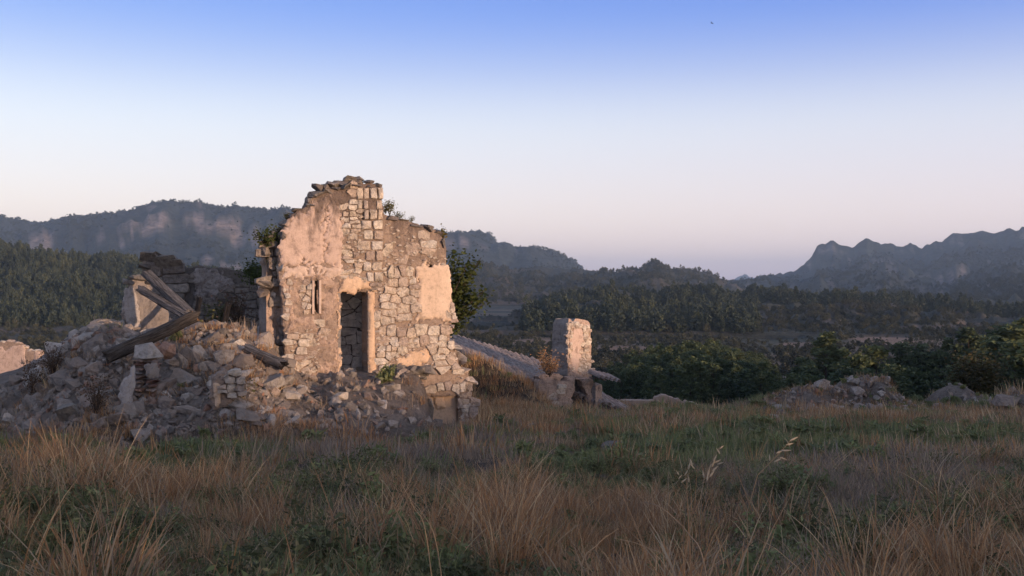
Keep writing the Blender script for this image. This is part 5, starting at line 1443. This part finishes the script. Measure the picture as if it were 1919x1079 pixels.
woodland('scrub', 300, (760, 1130), (60, 170), [-1, 0], 2.0, (0.6, 1.0), M_SCRUB, 1011, 'low scrub behind the roof')

# ------------------------------------------------------------------ grass
def tuft(seed, n, h, spread, width, lean, mat, seg=4, curl=0.6, heads=0.0):
    g = np.random.default_rng(seed)
    V, Fq = [], []
    for k in range(n):
        an = g.uniform(0, 6.28); r0 = spread * math.sqrt(g.random()); bx, by = r0 * math.cos(an), r0 * math.sin(an)
        L = h * g.uniform(0.45, 1.15); da = an + g.normal() * 0.9
        le = abs(g.normal()) * lean; w = width * g.uniform(0.6, 1.3)
        wa = g.uniform(0, 3.14); wx, wy = math.cos(wa) * w / 2, math.sin(wa) * w / 2
        o = len(V)
        cu = g.uniform(0.2, 1.0) * curl
        x = y = z = 0.0
        for i in range(seg + 1):
            t = i / seg
            tw = (1 - t) ** 0.6 if i < seg else 0.06
            V.append((bx + x - wx * tw, by + y - wy * tw, z)); V.append((bx + x + wx * tw, by + y + wy * tw, z))
            th = le + cu * t * t * 1.6
            st = L / seg
            x += math.sin(th) * math.cos(da) * st; y += math.sin(th) * math.sin(da) * st; z += math.cos(th) * st
        for i in range(seg): Fq.append((o + 2 * i, o + 2 * i + 1, o + 2 * i + 3, o + 2 * i + 2))
        if g.random() < heads:      # a ragged seed head
            tx, ty, tz = bx + x, by + y, z
            for j in range(5):
                c = np.array([tx, ty, tz - j * 0.02]) + g.normal(size=3) * 0.008
                o = len(V); s = width * 0.55
                V.extend([tuple(c + (0, 0, 0.011)), tuple(c + (s, 0, 0)), tuple(c - (0, 0, 0.011)), tuple(c - (s, 0, 0))]); Fq.append((o, o + 1, o + 2, o + 3))
    me = np_mesh('tuft', np.array(V), np.array(Fq), mat)
    return me
def herb(seed, n, h, mat, leaf):
    """a leafy low herb: stems with many small leaves"""
    g = np.random.default_rng(seed); cent = []
    for k in range(n):
        an = g.uniform(0, 6.28); L = h * g.uniform(0.4, 1.1); le = abs(g.normal()) * 0.3
        m = 16; t = g.uniform(0.1, 1, (m, 1))
        d = np.array([math.sin(le) * math.cos(an), math.sin(le) * math.sin(an), math.cos(le)])
        cent.append(d * t * L + g.normal(size=(m, 3)) * np.array([0.018, 0.018, 0.01]) + np.array([math.cos(an), math.sin(an), 0]) * 0.05 * g.random())
    V, Fq = leaf_quads(np.vstack(cent), leaf, g, 0.8, 2.6)
    return np_mesh('herb', V, Fq, mat)

def patchw(x, y, lst):
    """sum of soft ground patches given in photo terms (px, py, half width px, half depth py)"""
    w = np.zeros(len(x))
    z = field_z(x, y)
    px = 959.5 + F * x / np.maximum(y, 1); py = 539.5 + F * (EYE - z) / np.maximum(y, 1)
    for a, b, c, d, s in lst: w += s * np.exp(-(((px - a) / c) ** 2 + ((py - b) / d) ** 2))
    return w
ORANGE = [(60, 940, 110, 70, 1.1), (360, 1000, 130, 60, 0.8), (470, 930, 70, 60, 0.5), (560, 1120, 200, 80, 0.6), (1000, 1010, 260, 70, 1.1), (1250, 1000, 160, 60, 0.9), (1240, 812, 70, 22, 0.9), (1850, 1060, 80, 60, 0.9), (1700, 1050, 130, 40, 0.5), (1840, 792, 110, 14, 0.8), (1580, 790, 160, 10, 0.6),
          (1000, 770, 90, 40, 0.8), (1240, 1300, 900, 160, 0.6)]
GREEN = [(1280, 850, 200, 35, 1.2), (1560, 830, 260, 28, 1.2), (1800, 825, 160, 22, 0.8), (130, 1040, 190, 60, 1.1), (1120, 880, 130, 40, 0.9), (600, 900, 180, 40, 0.5), (1400, 1050, 130, 40, 0.7), (1560, 1080, 140, 30, 0.6), (900, 1040, 90, 40, 0.4), (240, 870, 200, 30, 0.6), (640, 1060, 130, 40, 0.4), (200, 1300, 400, 160, 0.6)]
MAUVE = [(1650, 915, 260, 45, 1.3), (1850, 890, 140, 40, 0.8), (700, 850, 220, 35, 1.0), (950, 810, 160, 25, 0.9), (640, 960, 130, 60, 0.6), (1480, 990, 160, 40, 0.7), (850, 880, 100, 40, 0.4)]

def field_points(n, y0, y1, seed, power=1.0):
    g = np.random.default_rng(seed)
    y = y0 + (y1 - y0) * g.random(n) ** power
    half = (1150 / F) * y + 2.2
    x = g.uniform(-1, 1, n) * half
    z, ids, _, _ = terrain(x, y)
    zt, w = heap_w(x, y)
    # keep off the rubble
    k = (ids == -1) & (g.random(n) > np.clip(w * 6, 0, 0.985))
    for cx, cy, rx, ry, h in MOUNDS[:5]:
        d = ((x - cx) / rx) ** 2 + ((y - cy) / ry) ** 2
        k &= ~((d < 0.7) & (g.random(n) < 0.75))
    u = (x - FP.o.x) * FP.u.x + (y - FP.o.y) * FP.u.y; dn = (x - FP.o.x) * FP.n.x + (y - FP.o.y) * FP.n.y
    k &= ~((u > -2.2) & (u < 3.2) & (dn < 0.25) & (dn > -3.0))
    k &= ~((x > -3) & (x < 1.8) & (y > 36.2) & (y < 41.5))      # roof
    return x[k], y[k], z[k], g

C_DRY = collection_of('dry_tuft', [tuft(1101, 42, 0.34, 0.09, 0.0085, 0.50, M_DRY, 5, 0.9), tuft(1102, 46, 0.27, 0.12, 0.008, 0.65, M_DRY, 5, 1.1), tuft(1103, 26, 0.46, 0.08, 0.0085, 0.36, M_DRY, 5, 0.8), tuft(1104, 40, 0.28, 0.14, 0.008, 0.75, M_STRAW, 5, 1.3), tuft(1105, 14, 0.44, 0.1, 0.0085, 0.45, M_STRAW, 5, 0.9), tuft(1106, 60, 0.18, 0.15, 0.006, 0.9, M_DRY, 4, 1.2)])
C_GREEN = collection_of('green_tuft', [tuft(1111, 60, 0.15, 0.14, 0.009, 0.45, M_HERB, 3, 0.7), herb(1112, 18, 0.20, M_HERB, 0.017), herb(1113, 24, 0.14, M_HERB, 0.02), tuft(1114, 44, 0.22, 0.12, 0.008, 0.4, M_HERB, 4, 0.8), herb(1115, 14, 0.24, M_WEED, 0.016), herb(1116, 30, 0.11, M_WEED, 0.018)])
C_MAUVE = collection_of('mauve_tuft', [tuft(1121, 44, 0.20, 0.15, 0.0055, 0.7, M_MAUVE, 3, 0.6, 0.1), tuft(1122, 36, 0.26, 0.13, 0.005, 0.55, M_MAUVE, 3, 0.5, 0.2), tuft(1123, 50, 0.14, 0.17, 0.006, 1.0, M_MAUVE, 3, 0.6), tuft(1124, 34, 0.18, 0.15, 0.0055, 0.9, M_STRAW, 3, 0.8)])
C_FDRY = collection_of('far_dry_tuft', [tuft(1131, 30, 0.25, 0.2, 0.014, 0.35, M_DRY, 3, 0.6), tuft(1132, 30, 0.22, 0.22, 0.013, 0.5, M_DRY, 3, 0.7), tuft(1133, 26, 0.26, 0.2, 0.012, 0.4, M_STRAW, 3, 0.6)])
C_FGREEN = collection_of('far_green_tuft', [tuft(1141, 36, 0.15, 0.24, 0.015, 0.4, M_HERB, 3, 0.4), herb(1142, 26, 0.15, M_HERB, 0.028), tuft(1143, 36, 0.18, 0.22, 0.014, 0.3, M_HERB, 3, 0.4)])
C_FMAUVE = collection_of('far_mauve_tuft', [tuft(1151, 32, 0.19, 0.22, 0.012, 0.5, M_MAUVE, 3, 0.4), tuft(1152, 32, 0.16, 0.24, 0.012, 0.6, M_MAUVE, 3, 0.5)])

def sow(n, y0, y1, seed, cols, power, names, size=1.0):
    x, y, z, g = field_points(n, y0, y1, seed, power)
    nn = fbm(x * 1.3, y * 1.0, 1200, 4, 0.7); n2 = fbm(x * 1.2 + 40, y * 0.9, 1210, 4, 0.7); n3 = fbm(x * 1.3 - 30, y * 1.0, 1220, 4, 0.7)
    wo = 0.35 + 1.4 * nn + 0.8 * patchw(x, y, ORANGE); wg = 0.62 + 1.4 * n2 + 0.8 * patchw(x, y, GREEN); wm = 0.30 + 1.2 * n3 + 0.8 * patchw(x, y, MAUVE)
    W = np.stack([wo, wg, wm], 1); W = np.maximum(W, 0.03) ** 2.6; W /= W.sum(1)[:, None]
    c = np.cumsum(W, 1); t = g.random(len(x)); pick = (t[:, None] > c).sum(1)
    for k in range(3):
        m = pick == k; q = int(m.sum())
        if not q: continue
        pts = np.stack([x[m], y[m], z[m] - 0.015], 1)
        rot = np.stack([g.normal(size=q) * 0.10, g.normal(size=q) * 0.10, g.uniform(0, 6.28, q)], 1)
        s = size * g.uniform(0.5, 1.4, q) * (1 + 1.3 * np.clip(fbm(x[m] * 1.3, y[m] * 1.1, 1230, 3, 0.6), -0.5, 0.7))
        scl = np.stack([s, s, s * g.uniform(0.8, 1.15, q)], 1)
        scatter(names[k][0], pts, rot, scl, cols[k], names[k][1])
NN = [('dry_grass', 'rust brown dry grass in the near field'), ('green_grass', 'low green herbs and grass in the near field'), ('mauve_grass', 'greyish mauve dead stems in the near field')]
NF = [('dry_grass', 'rust brown dry grass in the far half of the field'), ('green_grass', 'green grass in the far half of the field'), ('mauve_grass', 'greyish mauve dead stems in the far half of the field')]
sow(24000, 2.6, 13.5, 1301, (C_DRY, C_GREEN, C_MAUVE), 0.75, NN, 0.86)
sow(25000, 13, 43, 1302, (C_FDRY, C_FGREEN, C_FMAUVE), 0.8, NF)
# sparse growth over the rubble and mounds
def sow_on(n, pxr, yr, seed, coll, name, label, size, dens):
    g = np.random.default_rng(seed)
    px = g.uniform(*pxr, n); y = g.uniform(*yr, n); x = (px - 959.5) / F * y
    z, ids, _, _ = terrain(x, y)
    u = (x - FP.o.x) * FP.u.x + (y - FP.o.y) * FP.u.y; dn = (x - FP.o.x) * FP.n.x + (y - FP.o.y) * FP.n.y
    k = (g.random(n) < dens(x, y, px)) & ~((u > -2.3) & (u < 3.3) & (dn < 0.2))
    q = int(k.sum())
    s = size * g.uniform(0.6, 1.3, q)
    scatter(name, np.stack([x[k], y[k], z[k] - .02], 1), np.stack([g.normal(size=q) * .12, g.normal(size=q) * .12, g.uniform(0, 6.28, q)], 1), np.stack([s, s, s], 1), coll, label)
sow_on(2600, (-20, 860), (17.5, 23), 1401, C_FDRY, 'dry_grass', 'sparse dry grass sprouting in the rubble', 0.8, lambda x, y, px: 0.75 * sm(0.0, 0.3, fbm(x * .8, y * .8, 44, 3)) * np.interp(y, [17.5, 20, 23], [1, .7, .25]))
sow_on(2400, (-20, 860), (17.5, 22.5), 1402, C_FMAUVE, 'mauve_grass', 'sparse grey stems sprouting in the rubble', 0.8, lambda x, y, px: 0.75 * sm(-0.05, 0.3, fbm(x * .8, y * .8, 45, 3)) * np.interp(y, [17.5, 20, 22.5], [1, .7, .2]))
sow_on(900, (1400, 1940), (31, 38), 1403, C_FDRY, 'dry_grass', 'dry grass growing over the right mounds', 1.0, lambda x, y, px: 0.8 * sm(-0.2, 0.25, fbm(x * .5, y * .5, 46, 3)))
sow_on(900, (870, 1050), (24, 36.2), 1404, C_FDRY, 'dry_grass', 'tangled dry grass on the bank before the tiled roof', 1.25, lambda x, y, px: 0.9 + 0 * x)

# wild oats and single stalks near the viewer
def oat(name, Y, stem_px, seeds, label):
    pts = [P(px, py, Y) for px, py in stem_px]
    base = pts[0].copy(); base.z = gz(base.x, base.y)
    t = thing(name, label, 'wild oat', base)
    pp = [base - base] + [p - base for p in pts[1:]]
    v, f = tube(pp, [0.0022] * (len(pp) - 1) + [0.001], 5)
    link('stem', py_mesh('stem', v, f, M_STRAW), t)
    for px, py, L, ang in seeds:
        c = P(px, py, Y + random.uniform(-.03, .03)) - base
        Ls = 1.05 * L / F * Y; a = R(ang)
        d = Vector((math.cos(a), random.uniform(-.3, .3), math.sin(a))).normalized(); x = d.orthogonal().normalized(); yv = d.cross(x)
        V = []; 
        for tt, rr in ((-.5, .04), (-.2, .12), (.1, .10), (.5, .02)):
            for j in range(5):
                an = j * 2 * math.pi / 5; V.append(c + d * Ls * tt + (x * math.cos(an) + yv * math.sin(an)) * Ls * rr)
        Fc = [(i * 5 + j, i * 5 + (j + 1) % 5, (i + 1) * 5 + (j + 1) % 5, (i + 1) * 5 + j) for i in range(3) for j in range(5)]
        link('spikelet', py_mesh('spikelet', V, Fc, M_OAT), t)
oat('wild_oat', 5.2, [(1330, 1250), (1310, 1000), (1318, 900), (1340, 850), (1352, 836)], [(1352, 838, 12, 30), (1346, 845, 13, 120), (1340, 858, 13, 60), (1345, 864, 14, 30), (1337, 868, 15, 70), (1330, 875, 15, 60), (1340, 878, 14, 40), (1328, 884, 16, 75), (1334, 888, 15, 55), (1326, 893, 14, 80), (1318, 888, 13, 100), (1350, 868, 12, 20)], 'wild oat heavy with pale hanging husks in the middle field')
oat('wild_oat', 5.3, [(1275, 1250), (1282, 1000), (1288, 900), (1295, 866)], [(1295, 866, 16, 110), (1292, 872, 15, 70), (1298, 874, 12, 130), (1286, 886, 12, 60), (1290, 896, 14, 100), (1275, 893, 10, 50), (1282, 900, 14, 40), (1270, 886, 9, 120)], 'shorter wild oat with few husks left of the heavy one')
oat('wild_oat', 5.0, [(1405, 1250), (1400, 960), (1420, 890), (1455, 855), (1485, 822)], [(1488, 822, 16, 25), (1480, 832, 15, 8), (1473, 844, 18, 5), (1462, 846, 16, 20), (1442, 857, 12, 95), (1458, 862, 16, 25), (1468, 859, 14, -20)], 'wild oat bending right with widely spaced husks')
def stalk(Y, pix, r, label, mat=M_STRAW):
    pts = [P(px, py, Y + 0.05 * i) for i, (px, py) in enumerate(pix)]
    # smooth through the points
    q = []
    for i in range(len(pts) - 1):
        p0, p1, p2, p3 = pts[max(i - 1, 0)], pts[i], pts[i + 1], pts[min(i + 2, len(pts) - 1)]
        for k in range(6):
            t = k / 6
            q.append(0.5 * ((2 * p1) + (p2 - p0) * t + (2 * p0 - 5 * p1 + 4 * p2 - p3) * t * t + (3 * p1 - p0 - 3 * p2 + p3) * t ** 3))
    q.append(pts[-1])
    b = q[0].copy()
    v, f = tube([p - b for p in q], [r * (1 - 0.75 * i / len(q)) for i in range(len(q))], 5)
    o = link('grass_stalk', py_mesh('grass_stalk', v, f, mat), None, b); tag(o, label, 'grass stalk')
stalk(3.6, [(1350, 1290), (1320, 1060), (1290, 1000), (1240, 952), (1205, 940)], 0.004, 'long straw stalk arching over to the upper left near the viewer')
stalk(3.9, [(830, 1290), (800, 1010), (775, 950), (752, 905)], 0.003, 'straight pale stalk leaning left before the dry clump')
stalk(3.9, [(850, 1290), (820, 1030), (790, 960), (768, 935)], 0.003, 'second pale stalk beside the straight leaning one')
stalk(4.5, [(130, 1240), (108, 900), (88, 830), (74, 785)], 0.003, 'tall single stalk rising before the left flank of the heap')
stalk(3.7, [(1130, 1290), (1090, 1075), (1120, 1020), (1160, 990)], 0.0035, 'thick straw stalk leaning right in the dry clump')
stalk(3.5, [(1300, 1290), (1260, 1070), (1210, 1025), (1150, 1008)], 0.003, 'drooping stalk under the long arching one')
stalk(5.0, [(300, 1240), (290, 940), (270, 880), (235, 856)], 0.0025, 'thin stalk curving left above the green patch')

# ------------------------------------------------------------------ birds
def bird(px, py, Y, span, label):
    p = P(px, py, Y)
    V = [(-0.5, 0.02, 0.06), (-0.2, 0.06, 0.03), (0.2, 0.06, 0.03), (0.5, 0.0, 0.07), (0.18, -0.07, 0.0), (-0.18, -0.07, 0.0), (0.0, 0.22, 0.0), (0.05, 0, 0.045), (-0.05, 0, 0.045), (0, 0, -0.055), (0, -0.25, 0.0)]
    Fc = [(0, 5, 8, 1), (3, 2, 7, 4), (6, 7, 8), (6, 9, 7), (6, 8, 9), (10, 8, 7), (10, 7, 9), (10, 9, 8)]
    t = link('bird', py_mesh('bird', [Vector(v) * span for v in V], Fc, M_CHAR), None, p, (0.3, 0.1, 1.2))
    tag(t, label, 'bird')
bird(1334, 43, 70, 0.6, 'larger dark bird gliding high in the blue sky')
bird(1045, 173, 140, 0.4, 'tiny dark bird above the house in pale sky')
